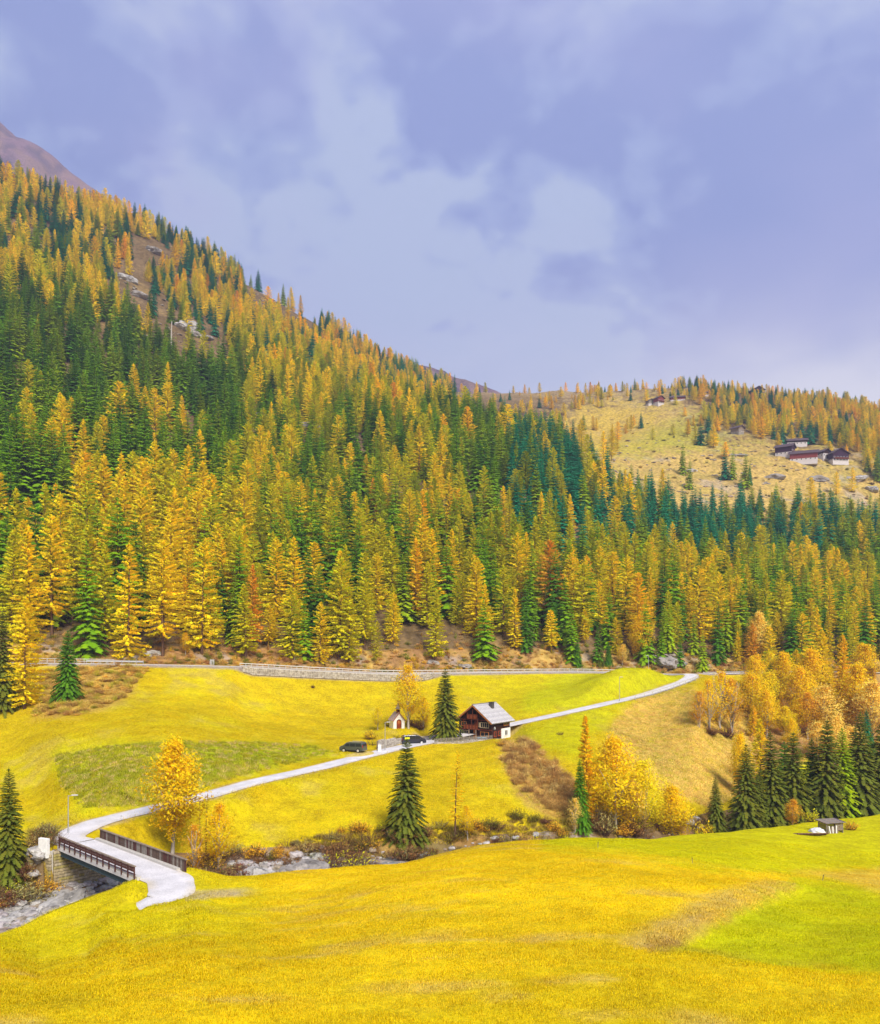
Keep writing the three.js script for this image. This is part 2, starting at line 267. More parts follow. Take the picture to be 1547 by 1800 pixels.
const onBridge = (x, z) => { const dx = x - BRIDGE.a.x, dz = z - BRIDGE.a.z, s = dx * BRIDGE.dir.x + dz * BRIDGE.dir.z, t = dx * BRIDGE.side.x + dz * BRIDGE.side.z; return [s, t]; };
const CREASE = [at(1165, 1668, 52.5), at(1390, 1540, 78)];
function height(x, d, base) {
  let h = base ?? baseHeight(x, d);
  const u = clamp(colOf(x, d), -300, 1850), hd = hwy.d(u), bank = riverD(u);
  const meadow = smooth(12, 30, d) * (1 - smooth(hd - 12, hd - 5, d)) * smooth(3.8, 10, Math.abs(d - bank));
  h += meadow * (fbm2(x / 22, d / 22, 3, 5) * 0.55 + fbm2(x / 4, d / 4, 3, 8) * 0.12);
  h += (1 - smooth(5, 9, Math.abs(d - bank))) * fbm2(x / 2.2, d / 2.2, 4, 15) * 0.45;
  h += (1 - smooth(2, 8, Math.abs(d - bank - 7))) * fbm2(x / 5, d / 5, 3, 65) * 0.6;
  const hill = smooth(hd + 6, hd + 40, d);
  h += smooth(hd + 4, hd + 9, d) * fbm2(x / 9, d / 9, 4, 25) * 0.9;
  h += hill * (fbm2(x / 75, d / 75, 4, 35) * 7 * smooth(hd + 20, hd + 160, d) + fbm2(x / 18, d / 18, 3, 45) * 1.3);
  if (d < 95 && d > 30) {       // a low step runs across the near meadow
    const a = CREASE[0], b = CREASE[1], ux = b.x - a.x, uz = b.z - a.z, l = Math.hypot(ux, uz), t = ((x - a.x) * ux + (-d - a.z) * uz) / l, s = ((x - a.x) * -uz + (-d - a.z) * ux) / l;
    h -= 0.75 * smooth(-0.2, 1.3, s) * smooth(-3, 3, t) * (1 - smooth(l - 4, l + 8, t)) * (1 - smooth(6, 16, s));
  }
  if (d > 60 && d < 330) {
    const [e, rh] = nearRoad(x, -d), [s, t] = onBridge(x, -d);
    const span = s > -0.2 && s < BRIDGE.len + 0.1 && Math.abs(t) < 5;
    if (e < 6 && !span) h = lerp(rh - 0.06, h, smooth(0.4, d < 92 ? 1.5 : d < 115 ? 3.2 : 5, e));
  }
  if (d > 70 && d < 115) {      // the stream bed passes clear under the bridge
    const [s, t] = onBridge(x, -d);
    if (s > -0.55 && s < 14 && Math.abs(t) < 7) { const floor = riverH(u) + 0.25 + Math.max(0, s - 8.5) * 0.85 + fbm2(x, d, 3, 71) * 0.3; h = lerp(Math.min(h, floor), h, smooth(3.2, 6.5, Math.abs(t))); }
  }
  for (const p of PADS) { const e = Math.hypot(x - p.x, -d - p.z); if (e < p.r + p.f) h = lerp(p.y - CY, h, smooth(p.r, p.r + p.f, e)); }
  return h;
}
const ground = (x, d) => CY + height(x, d);
// where the sight line of a photo pixel meets the ground near distance d
const foot = (px, d) => { const x = (px - CX) / F * d; return V(x, ground(x, d), -d); };

// ───────────────────────── colours of the ground (dry base colours) ─────────────────────────
const inside = (poly, x, y) => { let c = false; for (let i = 0, j = poly.length - 1; i < poly.length; j = i++) { const [a, b] = poly[i], [e, f] = poly[j]; if ((b > y) !== (f > y) && x < (e - a) * (y - b) / (f - b) + a) c = !c; } return c; };
function edge(poly, x, y) { let m = 1e9; for (let i = 0, j = poly.length - 1; i < poly.length; j = i++) { const [ax, ay] = poly[j], [bxx, by] = poly[i], dx = bxx - ax, dy = by - ay, t = clamp(((x - ax) * dx + (y - ay) * dy) / (dx * dx + dy * dy)); m = Math.min(m, Math.hypot(x - ax - dx * t, y - ay - dy * t)); } return inside(poly, x, y) ? m : -m; }
const C = { gold: [0.73, 0.53, 0.011], deepGold: [0.65, 0.46, 0.009], straw: [0.5376, 0.378, 0.1092], lime: [0.535, 0.49, 0.006], green: [0.34, 0.385, 0.007], olive: [0.2016, 0.1806, 0.0126], mown: [0.504, 0.378, 0.00588], brown: [0.2, 0.135, 0.065], duff: [0.15, 0.10, 0.045], hay: [0.4704, 0.3108, 0.084], rust: [0.34, 0.19, 0.07], alp: [0.52, 0.355, 0.10], alpGreen: [0.3528, 0.3108, 0.0504], grey: [0.36, 0.31, 0.27], gravel: [0.42, 0.38, 0.34], sand: [0.5208, 0.42, 0.252] };
// areas drawn on the ground, as bearings and rows, so each is a patch of the place
const AREA = {
  nearGreen: [[1165, 1664], [1270, 1606], [1392, 1540], [1450, 1542], [1547, 1566], [1850, 1640], [1850, 1760], [1547, 1712], [1420, 1702], [1290, 1686]],
  backGreen: [[940, 1440], [1850, 1400], [1850, 1528], [1547, 1530], [1390, 1536], [1250, 1524], [1120, 1505], [960, 1492]],
  strawTri: [[1395, 1534], [1560, 1528], [1850, 1535], [1850, 1590], [1547, 1562], [1470, 1545]],
  bank: [[95, 1328], [200, 1310], [330, 1303], [450, 1304], [560, 1312], [585, 1322], [500, 1345], [400, 1372], [330, 1395], [240, 1418], [150, 1420], [110, 1380]],
  hump: [[910, 1262], [930, 1215], [1000, 1185], [1100, 1165], [1205, 1180], [1215, 1196], [1150, 1215], [1040, 1242]],
  chapelMead: [[740, 1180], [1000, 1180], [960, 1240], [905, 1270], [860, 1240], [800, 1220]],
  belowHouse: [[905, 1280], [1060, 1240], [1120, 1228], [1080, 1265], [1030, 1300], [1040, 1340], [960, 1320]],
  brush: [[1120, 1232], [1200, 1212], [1300, 1225], [1330, 1290], [1330, 1380], [1250, 1420], [1180, 1400], [1100, 1350], [1060, 1320], [1080, 1270]],
  rustSlope: [[880, 1306], [930, 1300], [980, 1345], [1030, 1405], [1030, 1445], [960, 1425], [900, 1370]],
  strawSlope: [[990, 1405], [1020, 1440], [960, 1428], [915, 1390], [880, 1330], [900, 1320]],
  strip: [[1330, 1390], [1360, 1345], [1450, 1330], [1460, 1380], [1400, 1420]],
  shoulder: [[70, 1182], [180, 1170], [262, 1172], [215, 1230], [140, 1258], [60, 1262]],
  village: [[985, 752], [1060, 704], [1180, 697], [1240, 722], [1205, 757], [1290, 768], [1400, 784], [1547, 812], [1700, 850], [1700, 960], [1400, 960], [1200, 960], [1060, 870], [1000, 800]],
  villageGreen: [[1040, 790], [1100, 765], [1200, 735], [1250, 730], [1215, 752], [1290, 780], [1180, 795], [1080, 800]],
  villageOrange: [[985, 750], [1060, 705], [1150, 735], [1130, 752], [1060, 785], [1000, 775]],
};
function groundColor(x, d, h, i) {
  const u = colOf(x, d), py = YH - F * h / d, w = fbm2(x / 3.1, d / 3.1, 3, 101), w2 = fbm2(x / 11, d / 11, 4, 111), w3 = fbm2(x / 38, d / 38, 4, 121), wf = fbm2(x / 0.9, d / 0.9, 2, 131);
  const blend = (c, name, to, soft, amount = 1) => { const uu = clamp(u, -280, 1830), e = edge(AREA[name], uu, py) + w * soft * 1.5 + w2 * soft * 1.2 + wf * soft * 0.5; return mix3(c, to, smooth(-soft * 1.6, soft * 1.4, e) * amount); };
  let c;
  if (i <= 2) {            // near meadow
    c = mix3(C.gold, C.deepGold, smooth(-0.35, 0.5, w2 + w * 0.4));
    c = mix3(c, C.mown, smooth(0.05, 0.55, w3) * 0.55);
    c = mix3(c, C.straw, smooth(0.18, 0.6, fbm2(x / 9, d / 2.4, 4, 141) + w * 0.3) * 0.55);
    c = mix3(c, C.lime, (1 - smooth(330, 560, u + w * 60)) * smooth(50, 66, d) * 0.6);
    if (u > 900) { c = blend(c, 'backGreen', C.lime, 7); c = blend(c, 'nearGreen', mix3(C.green, C.lime, clamp(0.68 + w2 * 0.5)), 9); c = blend(c, 'strawTri', mix3(C.straw, C.gold, 0.4), 6, 0.85); }
    const a = CREASE[0], b = CREASE[1], ux = b.x - a.x, uz = b.z - a.z, l = Math.hypot(ux, uz), t = ((x - a.x) * ux + (-d - a.z) * uz) / l, s = ((x - a.x) * -uz + (-d - a.z) * ux) / l;
    if (t > -3 && t < l + 2) { c = mix3(c, C.straw, smooth(-3.2, -0.6, s + w) * (1 - smooth(-0.3, 0.5, s)) * 0.8); c = mix3(c, C.rust, smooth(-0.3, 0.3, s + wf * 0.3) * (1 - smooth(0.5, 1.2, s + wf * 0.4)) * (1 - t / l) * 0.75); }
    // the worn farm track leaving the lane by the bridge
    const tr = Math.abs(py - (1576 - (u - 330) * 0.07)) + w * 3; if (u > 325 && u < 470 && d > 66) c = mix3(c, C.sand, (1 - smooth(3, 9, tr)) * (1 - smooth(400, 465, u)) * 0.8);
  } else if (i === 3) { c = mix3(C.mown, C.olive, smooth(-0.2, 0.5, w2 + w * 0.5)); if (u > 850) c = mix3(c, C.lime, 0.7); }
  else if (i === 4) { c = mix3(C.gravel, C.brown, smooth(-0.3, 0.4, w2 + w * 0.6)); c = mix3(c, C.grey, smooth(0, 0.5, w3 + w) * 0.7); }
  else if (i === 5) { c = mix3(C.brown, C.rust, smooth(-0.3, 0.4, w + w2)); c = mix3(c, C.gravel, smooth(0.1, 0.5, w2 - w * 0.4) * 0.5); c = mix3(c, C.olive, smooth(0.05, 0.6, w3) * 0.5); c = mix3(c, C.mown, smooth(2.6, 4, h - riverH(clamp(u, -300, 1850)) + w)); }
  else if (i <= 8) {       // meadows across the river
    c = mix3(C.mown, C.gold, smooth(-0.2, 0.6, w3 + w * 0.25) * 0.5);
    c = mix3(c, C.lime, smooth(-0.05, 0.6, w2) * 0.5);
    c = mix3(c, C.straw, smooth(0.3, 0.75, w2 - w * 0.5) * 0.35);
    if (u < 640) c = blend(c, 'bank', mix3(mix3(C.green, C.lime, clamp(0.3 + w2 * 0.9 + w * 0.5)), C.straw, smooth(0.25, 0.6, w) * 0.5), 9);
    if (u > 700) { c = blend(c, 'chapelMead', mix3(C.lime, C.mown, 0.4 + w2 * 0.4), 14, 0.8); c = blend(c, 'hump', mix3(C.green, C.lime, 0.62), 8, 0.9); c = blend(c, 'belowHouse', mix3(C.green, C.lime, 0.7), 10, 0.8); c = blend(c, 'brush', mix3(mix3(C.hay, C.gold, 0.35), C.olive, smooth(-0.1, 0.5, w2 + w * 0.4) * 0.55), 10); c = blend(c, 'strawSlope', C.hay, 9, 0.9); c = blend(c, 'rustSlope', C.rust, 8, 0.75); }
    if (u > 1290) { c = mix3(c, mix3(C.rust, C.hay, 0.4 + w), smooth(1290, 1340, u)); c = blend(c, 'strip', C.lime, 8); }
    if (u < 280) c = blend(c, 'shoulder', mix3(C.rust, C.hay, 0.7 + w * 0.5), 9, 0.8);
    const [e] = nearRoad(x, -d); c = mix3(c, mix3(C.sand, C.straw, 0.5), (1 - smooth(0.1, 0.9, e + w * 0.5)) * 0.6);
  } else if (i <= 10) c = mix3(C.brown, C.gravel, 0.5);
  else if (i === 11) { c = mix3(C.rust, C.hay, smooth(-0.3, 0.5, w2 + w * 0.4)); c = mix3(c, C.grey, smooth(0.2, 0.5, w2 * 0.7 - w * 0.6) * 0.6); c = mix3(c, C.olive, smooth(0.2, 0.6, w3) * 0.35); }
  else {
    c = mix3(C.duff, C.brown, smooth(-0.4, 0.4, w2));
    c = mix3(c, C.hay, smooth(0.2, 0.7, w3 + w2 * 0.4) * 0.35);
    if (u > 860 && d > 480) {
      const v = mix3(mix3(C.alp, C.alpGreen, clamp(0.12 + w2 * 0.7 + w3 * 0.4)), C.grey, smooth(0.26, 0.6, fbm2(x / 14, d / 14, 5, 161) + w * 0.2) * 0.55);
      c = blend(c, 'village', v, 22); c = blend(c, 'villageGreen', mix3(C.alpGreen, C.lime, 0.3), 14, 0.8); c = blend(c, 'villageOrange', mix3(C.hay, C.gold, 0.35), 20, 0.9);
    }
    if (d > 900) c = mix3(c, mix3(C.hay, C.grey, 0.35 + w2 * 0.4), smooth(900, 1040, d) * 0.6);
  }
  const m = 1 + w * 0.10 + wf * 0.08;
  return [c[0] * m, c[1] * m, c[2]];
}

// ───────────────────────── the ground sheets ─────────────────────────
const grassMat = mat([1.2, 1.2, 1.2], { map: T.grass, bump: 0.06, rough: 1, spec: 0, vertexColors: true });
const roughMat = mat([1.2, 1.2, 1.2], { map: T.rough, bump: 0.25, rough: 1, spec: 0, vertexColors: true });
const cols = []; for (let u = -1000; u < -60; u += 40) cols.push(u); for (let u = -60; u < 1607; u += 3.1) cols.push(u); for (let u = 1607; u <= 2560; u += 40) cols.push(u);
const SHEETS = [['near_meadow', 0, 3, grassMat, 'rolling golden yellow hay meadow in front of the river'], ['riverbed', 4, 5, roughMat, 'stony bed and banks of the stream under the bridge'], ['valley_meadow', 6, 9, grassMat, 'bright yellow and green mown meadows around the farmhouse'], ['hillside', 10, 16, roughMat, 'steep brown forest floor and pale alpine pasture of the mountainside']];
const profs = cols.map(profile);
for (const [name, from, to, material, label] of SHEETS) {
  const pos = [], col = [], uv = [], idx = []; let rows = 0;
  const ds = [];
  for (let i = from; i <= to; i++) for (let k = 0; k < ROWS[i]; k++) ds.push([i, k / ROWS[i]]);
  ds.push([to, 1]); rows = ds.length;
  for (const [i, t] of ds) for (let c = 0; c < cols.length; c++) {
    const p = profs[c], d = lerp(p.d[i], p.d[i + 1], t), x = (cols[c] - CX) / F * d, h = height(x, d, p.at(d)), k = groundColor(x, d, h, i);
    pos.push(x, CY + h, -d); col.push(k[0], k[1], k[2]); uv.push(x, d);
  }
  const n = cols.length;
  for (let r = 0; r < rows - 1; r++) for (let c = 0; c < n - 1; c++) { const a = r * n + c, b = a + 1, e = a + n, f = e + 1; idx.push(a, b, e, b, f, e); }
  const g = new THREE.BufferGeometry(); g.setAttribute('position', new THREE.Float32BufferAttribute(pos, 3)); g.setAttribute('color', new THREE.Float32BufferAttribute(col, 3)); g.setAttribute('uv', new THREE.Float32BufferAttribute(uv, 2)); g.setIndex(idx); g.computeVertexNormals();
  const m = new THREE.Mesh(g, material); m.name = name; m.castShadow = m.receiveShadow = true; scene.add(tag(m, label, 'ground', null, 'structure'));
}
{ // the ground goes on around and behind the viewer
  const g = new THREE.PlaneGeometry(2400, 900, 60, 40); g.rotateX(-Math.PI / 2); g.translate(0, 0, 395);
  const p = g.attributes.position, col = [];
  for (let i = 0; i < p.count; i++) { const x = p.getX(i), z = p.getZ(i); p.setY(i, CY - 11.5 + z * 0.19 + fbm2(x / 60, z / 60, 3, 7) * 1.2 - 1.5 + smooth(100, 500, Math.abs(x)) * 20); col.push(...C.gold); }
  g.setAttribute('color', new THREE.Float32BufferAttribute(col, 3)); const uv = g.attributes.uv; for (let i = 0; i < uv.count; i++) uv.setXY(i, p.getX(i), p.getZ(i)); g.computeVertexNormals();
  const m = new THREE.Mesh(g, grassMat); m.name = 'ground'; m.receiveShadow = true; scene.add(tag(m, 'golden meadow going on around and behind the viewer', 'ground', null, 'structure'));
}
{ // bare peak behind the wooded ridge
  const ridge = pchip([-700, -300, 0, 28, 62, 85, 110, 150, 190, 300, 450, 700, 760, 820, 900, 1100], [-300, -20, 214, 238, 252, 268, 292, 322, 350, 430, 520, 634, 648, 668, 700, 760]);
  const pos = [], uv = [], idx = [], col = []; const us = []; for (let u = -700; u <= 1100; u += 6) us.push(u);
  const N = 46;
  for (let r = 0; r <= N; r++) for (const u of us) {
    const D0 = lerp(1900, 1500, smooth(300, 700, u)), s = (r - 30) / 30, d = D0 + (s < 0 ? s * 760 : s * 900), x0 = (u - CX) / F * D0;
    const top = (YH - ridge(u)) / F * D0, hh = top - Math.abs(s) * (s < 0 ? 520 : 500) + (1 - Math.exp(-Math.abs(s) * 18)) * (fbm2(x0 / 130, d / 130, 5, 201) * 60 + fbm2(x0 / 30, d / 30, 3, 211) * 12) + fbm2(x0 / 26, 3, 3, 221) * 5;
    pos.push(x0, CY + hh, -d); uv.push(x0, d);
    const q = fbm2(x0 / 40, d / 40, 4, 231), c = mix3(mix3([0.2, 0.13, 0.16], [0.24, 0.16, 0.14], smooth(-0.3, 0.5, q)), [0.12, 0.09, 0.12], smooth(0.15, 0.5, fbm2(x0 / 22, d / 22, 4, 241))); col.push(...c);
  }
  const n = us.length; for (let r = 0; r < N; r++) for (let c = 0; c < n - 1; c++) { const a = r * n + c; idx.push(a, a + 1, a + n, a + 1, a + n + 1, a + n); }
  const g = new THREE.BufferGeometry(); g.setAttribute('position', new THREE.Float32BufferAttribute(pos, 3)); g.setAttribute('color', new THREE.Float32BufferAttribute(col, 3)); g.setAttribute('uv', new THREE.Float32BufferAttribute(uv, 2)); g.setIndex(idx); g.computeVertexNormals();
  const m = new THREE.Mesh(g, roughMat); m.name = 'mountain'; m.receiveShadow = m.castShadow = true; scene.add(tag(m, 'bare mauve brown mountain peak behind the wooded ridge', 'mountain', null, 'structure'));
}
{ // the stream
  const pos = [], idx = [], uv = []; const us = []; for (let u = -300; u <= 1800; u += 12) us.push(u);
  us.forEach((u) => { for (let k = 0; k <= 6; k++) { const d = riverD(u) + lerp(-6, 7, k / 6), x = (u - CX) / F * d; pos.push(x, CY + riverH(u) - 0.3, -d); uv.push(x, d); } });
  for (let i = 0; i < us.length - 1; i++) for (let k = 0; k < 6; k++) { const a = i * 7 + k; idx.push(a, a + 7, a + 1, a + 1, a + 7, a + 8); }
  const g = new THREE.BufferGeometry(); g.setAttribute('position', new THREE.Float32BufferAttribute(pos, 3)); g.setAttribute('uv', new THREE.Float32BufferAttribute(uv, 2)); g.setIndex(idx); g.computeVertexNormals();
  const m = new THREE.Mesh(g, mat([0.32, 0.36, 0.36], { map: T.rough, bump: 0.3, rough: 0.25, spec: 0.8 })); m.name = 'water'; scene.add(tag(m, 'shallow grey green stream between boulders', 'water', null, 'structure'));
}
function ribbon(name, line, w, material, label, lift = 0.05, from = 0, to = line.length) {
  const pos = [], uv = [], idx = [], col = []; let s = 0;
  const L = line.slice(from, to);
  L.forEach((p, i) => {
    const q = L[Math.min(i + 1, L.length - 1)], o = L[Math.max(i - 1, 0)], dx = q.x - o.x, dz = q.z - o.z, l = Math.hypot(dx, dz) || 1; if (i) s += p.distanceTo(L[i - 1]);
    const ww = w + noise2(s / 5, w, 77) * 0.1;
    for (let k = -2; k <= 2; k++) { const a = k / 2 * ww, x = p.x - dz / l * a, z = p.z + dx / l * a; pos.push(x, p.y + lift - (Math.abs(k) === 2 ? 0.04 : 0), z); uv.push(x, z); const v = 1 + fbm2(x / 2.4, z / 2.4, 4, 171) * 0.12 + fbm2(x / 11, z / 11, 3, 181) * 0.08 - (k === 0 ? 0.03 : Math.abs(k) === 2 ? 0.1 : -0.02); const ed = Math.abs(k) === 2 ? clamp(0.25 + noise2(x / 1.3, z / 1.3, 191) * 0.5) : 0; col.push(...mix3([v, v, v], [0.95, 0.8, 0.45], ed)); }
  });
  for (let i = 0; i < L.length - 1; i++) for (let k = 0; k < 4; k++) { const a = i * 5 + k; idx.push(a, a + 1, a + 5, a + 1, a + 6, a + 5); }
  const g = new THREE.BufferGeometry(); g.setAttribute('position', new THREE.Float32BufferAttribute(pos, 3)); g.setAttribute('uv', new THREE.Float32BufferAttribute(uv, 2)); g.setAttribute('color', new THREE.Float32BufferAttribute(col, 3)); g.setIndex(idx); g.computeVertexNormals();
  const m = new THREE.Mesh(g, material); m.name = numbered(name); m.receiveShadow = true; scene.add(tag(m, label, 'road', null, 'structure')); return m;
}
ribbon('road', laneEast, 1.95, M.asphalt, 'narrow pale lane climbing from the bridge past the farmhouse to the upper road');
ribbon('road', laneWest, 2.05, M.asphalt, 'pale lane curving from the bridge down behind the golden meadow');
ribbon('road', highway, 3.2, M.asphalt, 'level two lane road along the foot of the forest', 0.03);
ribbon('yard', yard, 2.5, mat(C.gravel, { map: T.asphalt, bump: 0.02, vertexColors: true }), 'grey gravel yard between the lane and the farmhouse', 0.03);

// ───────────────────────── foliage builders ─────────────────────────
class Soup {      // loose triangles with a tone each
  constructor() { this.p = []; this.c = []; }
  tri(a, b, c, t) { this.p.push(a[0], a[1], a[2], b[0], b[1], b[2], c[0], c[1], c[2]); for (let k = 0; k < 3; k++) this.c.push(t[0], t[1], t[2]); }
  geo(out, share = 0.7) {   // out: direction in which the foliage faces at a point; each leaf is turned that way
    const p = this.p;
    if (out) for (let i = 0; i < p.length; i += 9) {
      const ux = p[i + 3] - p[i], uy = p[i + 4] - p[i + 1], uz = p[i + 5] - p[i + 2], vx = p[i + 6] - p[i], vy = p[i + 7] - p[i + 1], vz = p[i + 8] - p[i + 2], o = out(p[i], p[i + 1], p[i + 2]);
      if ((uy * vz - uz * vy) * o[0] + (uz * vx - ux * vz) * o[1] + (ux * vy - uy * vx) * o[2] < 0) for (let k = 0; k < 3; k++) { const t = p[i + 3 + k]; p[i + 3 + k] = p[i + 6 + k]; p[i + 6 + k] = t; }
    }
    const g = new THREE.BufferGeometry(); g.setAttribute('position', new THREE.Float32BufferAttribute(p, 3)); g.setAttribute('color', new THREE.Float32BufferAttribute(this.c, 3)); g.computeVertexNormals();
    if (out) { const n = g.attributes.normal; for (let i = 0; i < n.count; i++) { const o = out(p[i * 3], p[i * 3 + 1], p[i * 3 + 2]), l = Math.hypot(...o) || 1, a = V(lerp(n.getX(i), o[0] / l, share), lerp(n.getY(i), o[1] / l, share), lerp(n.getZ(i), o[2] / l, share)).normalize(); n.setXYZ(i, a.x, a.y, a.z); } }
    return g;
  }
}
const tone = (r, spread = 0.22, warm = 0.12) => { const k = 1 + (r() - 0.5) * 2 * spread, w = (r() - 0.5) * 2 * warm; return [k * (1 + w), k, k * (1 - w)]; };
function taper(r, height, r0, r1, bend = 0.01, sides = 7, rings = 6) {      // a trunk
  const pos = [], nor = [], uv = [], idx = [], bx0 = (r() - 0.5) * bend, bz0 = (r() - 0.5) * bend, ph = r() * 6;
  for (let j = 0; j <= rings; j++) { const t = j / rings, rad = lerp(r0, r1, Math.pow(t, 0.8)) * (j === 0 ? 1.25 : 1), ox = Math.sin(t * 3 + ph) * bx0 - Math.sin(ph) * bx0, oz = Math.sin(t * 4 + ph) * bz0 - Math.sin(ph) * bz0;
    for (let k = 0; k <= sides; k++) { const a = k / sides * 6.2832; pos.push(ox + Math.cos(a) * rad, t * height, oz + Math.sin(a) * rad); nor.push(Math.cos(a), 0, Math.sin(a)); uv.push(k / sides * 2, t * height); } }
  for (let j = 0; j < rings; j++) for (let k = 0; k < sides; k++) { const a = j * (sides + 1) + k, b = a + sides + 1; idx.push(a, b, a + 1, a + 1, b, b + 1); }
  const g = new THREE.BufferGeometry(); g.setAttribute('position', new THREE.Float32BufferAttribute(pos, 3)); g.setAttribute('normal', new THREE.Float32BufferAttribute(nor, 3)); g.setAttribute('uv', new THREE.Float32BufferAttribute(uv, 2)); g.setIndex(idx);
  return g.toNonIndexed();
}
function stick(s, a, b, w0, w1, t) {           // a three-sided twig in a soup
  const d = V(b[0] - a[0], b[1] - a[1], b[2] - a[2]), u = Math.abs(d.y) > d.length() * 0.9 ? V(1, 0, 0) : V(0, 1, 0), e = d.clone().cross(u).normalize(), f = d.clone().cross(e).normalize();
  const ring = (p, w) => [0, 2.094, 4.189].map((q) => [p[0] + (e.x * Math.cos(q) + f.x * Math.sin(q)) * w, p[1] + (e.y * Math.cos(q) + f.y * Math.sin(q)) * w, p[2] + (e.z * Math.cos(q) + f.z * Math.sin(q)) * w]);
  const A = ring(a, w0), B = ring(b, w1); for (let k = 0; k < 3; k++) { const n = (k + 1) % 3; s.tri(A[k], B[k], A[n], t); s.tri(A[n], B[k], B[n], t); }
}
// spruce of height 1: whorls of drooping boughs, each bough a row of needle sprays
function spruce({ seed, R = 0.17, whorls = 30, boughs = 8, sprays = 6, base = 0.06, ragged = 0.25, droop = 0.35, twig = 0.42, span = 0.26, soft = 0.45, pw = 0.78 }) {
  const r = rng(seed), s = new Soup();
  for (let w = 0; w < whorls; w++) {
    const t = Math.pow((w + r() * 0.7) / whorls, 0.92), y0 = base + (1 - base) * t * 0.985, full = R * (Math.pow(1 - t, pw) * 0.97 + 0.025), n = Math.max(4, Math.round(boughs * (0.55 + 0.45 * (1 - t)))), turn = r() * 6.28;
    for (let b = 0; b < n; b++) {
      const a = turn + (b + (r() - 0.5) * 0.6) / n * 6.2832, L = full * (1 - ragged + r() * ragged * 1.35), yb = y0 + (r() - 0.5) * 1.5 / whorls * (1 - t), ca = Math.cos(a), sa = Math.sin(a), lift = lerp(-0.05, 0.55, t) + (r() - 0.5) * 0.16, fall = droop * (1 - t * 0.7) + 0.1, k = tone(r);
      const pt = (q) => [ca * L * q, yb + L * (lift * q - fall * q * q), sa * L * q];
      for (let j = 0; j < sprays; j++) {
        const q = (j + 0.35 + r() * 0.5) / sprays, p = pt(q * 0.92), l = L * twig * (1.15 - q * 0.65) * (0.7 + r() * 0.6) + 0.004;
        for (const sd of [-1, 1]) {
          const dx = ca * 0.75 - sd * sa * 0.75, dz = sa * 0.75 + sd * ca * 0.75, dy = -0.32 - r() * 0.4, tip = [p[0] + dx * l, p[1] + dy * l, p[2] + dz * l], o = pt(Math.min(1, q + span)), i = [p[0], p[1] + l * 0.1, p[2]];
          s.tri(i, tip, [lerp(p[0], o[0], 0.8), lerp(p[1], o[1], 0.8) - l * 0.08, lerp(p[2], o[2], 0.8)], k);
        }
        if (r() < 0.6) { const l2 = l * 0.8; s.tri(p, [p[0] + ca * l2 * 0.2 - sa * l2 * 0.15, p[1] - l2 * 0.75, p[2] + sa * l2 * 0.2 + ca * l2 * 0.15], [p[0] + ca * l2 * 0.5, p[1] - l2 * 0.12, p[2] + sa * l2 * 0.5], tone(r)); }
      }
      const e = pt(1.04), m = pt(0.72); s.tri([m[0] - sa * L * 0.07, m[1], m[2] + ca * L * 0.07], e, [m[0] + sa * L * 0.07, m[1], m[2] - ca * L * 0.07], k);
    }
  }
  for (let k = 0; k < 5; k++) { const a = k * 1.257; s.tri([Math.cos(a) * 0.006, 0.95, Math.sin(a) * 0.006], [0, 1.0, 0], [Math.cos(a + 1.2) * 0.006, 0.95, Math.sin(a + 1.2) * 0.006], tone(r)); }
  return { crown: s.geo((x, y, z) => [x, R * 0.45, z], soft), trunk: taper(r, 0.9, 0.0125, 0.001, 0.008), kind: 'spruce' };
}
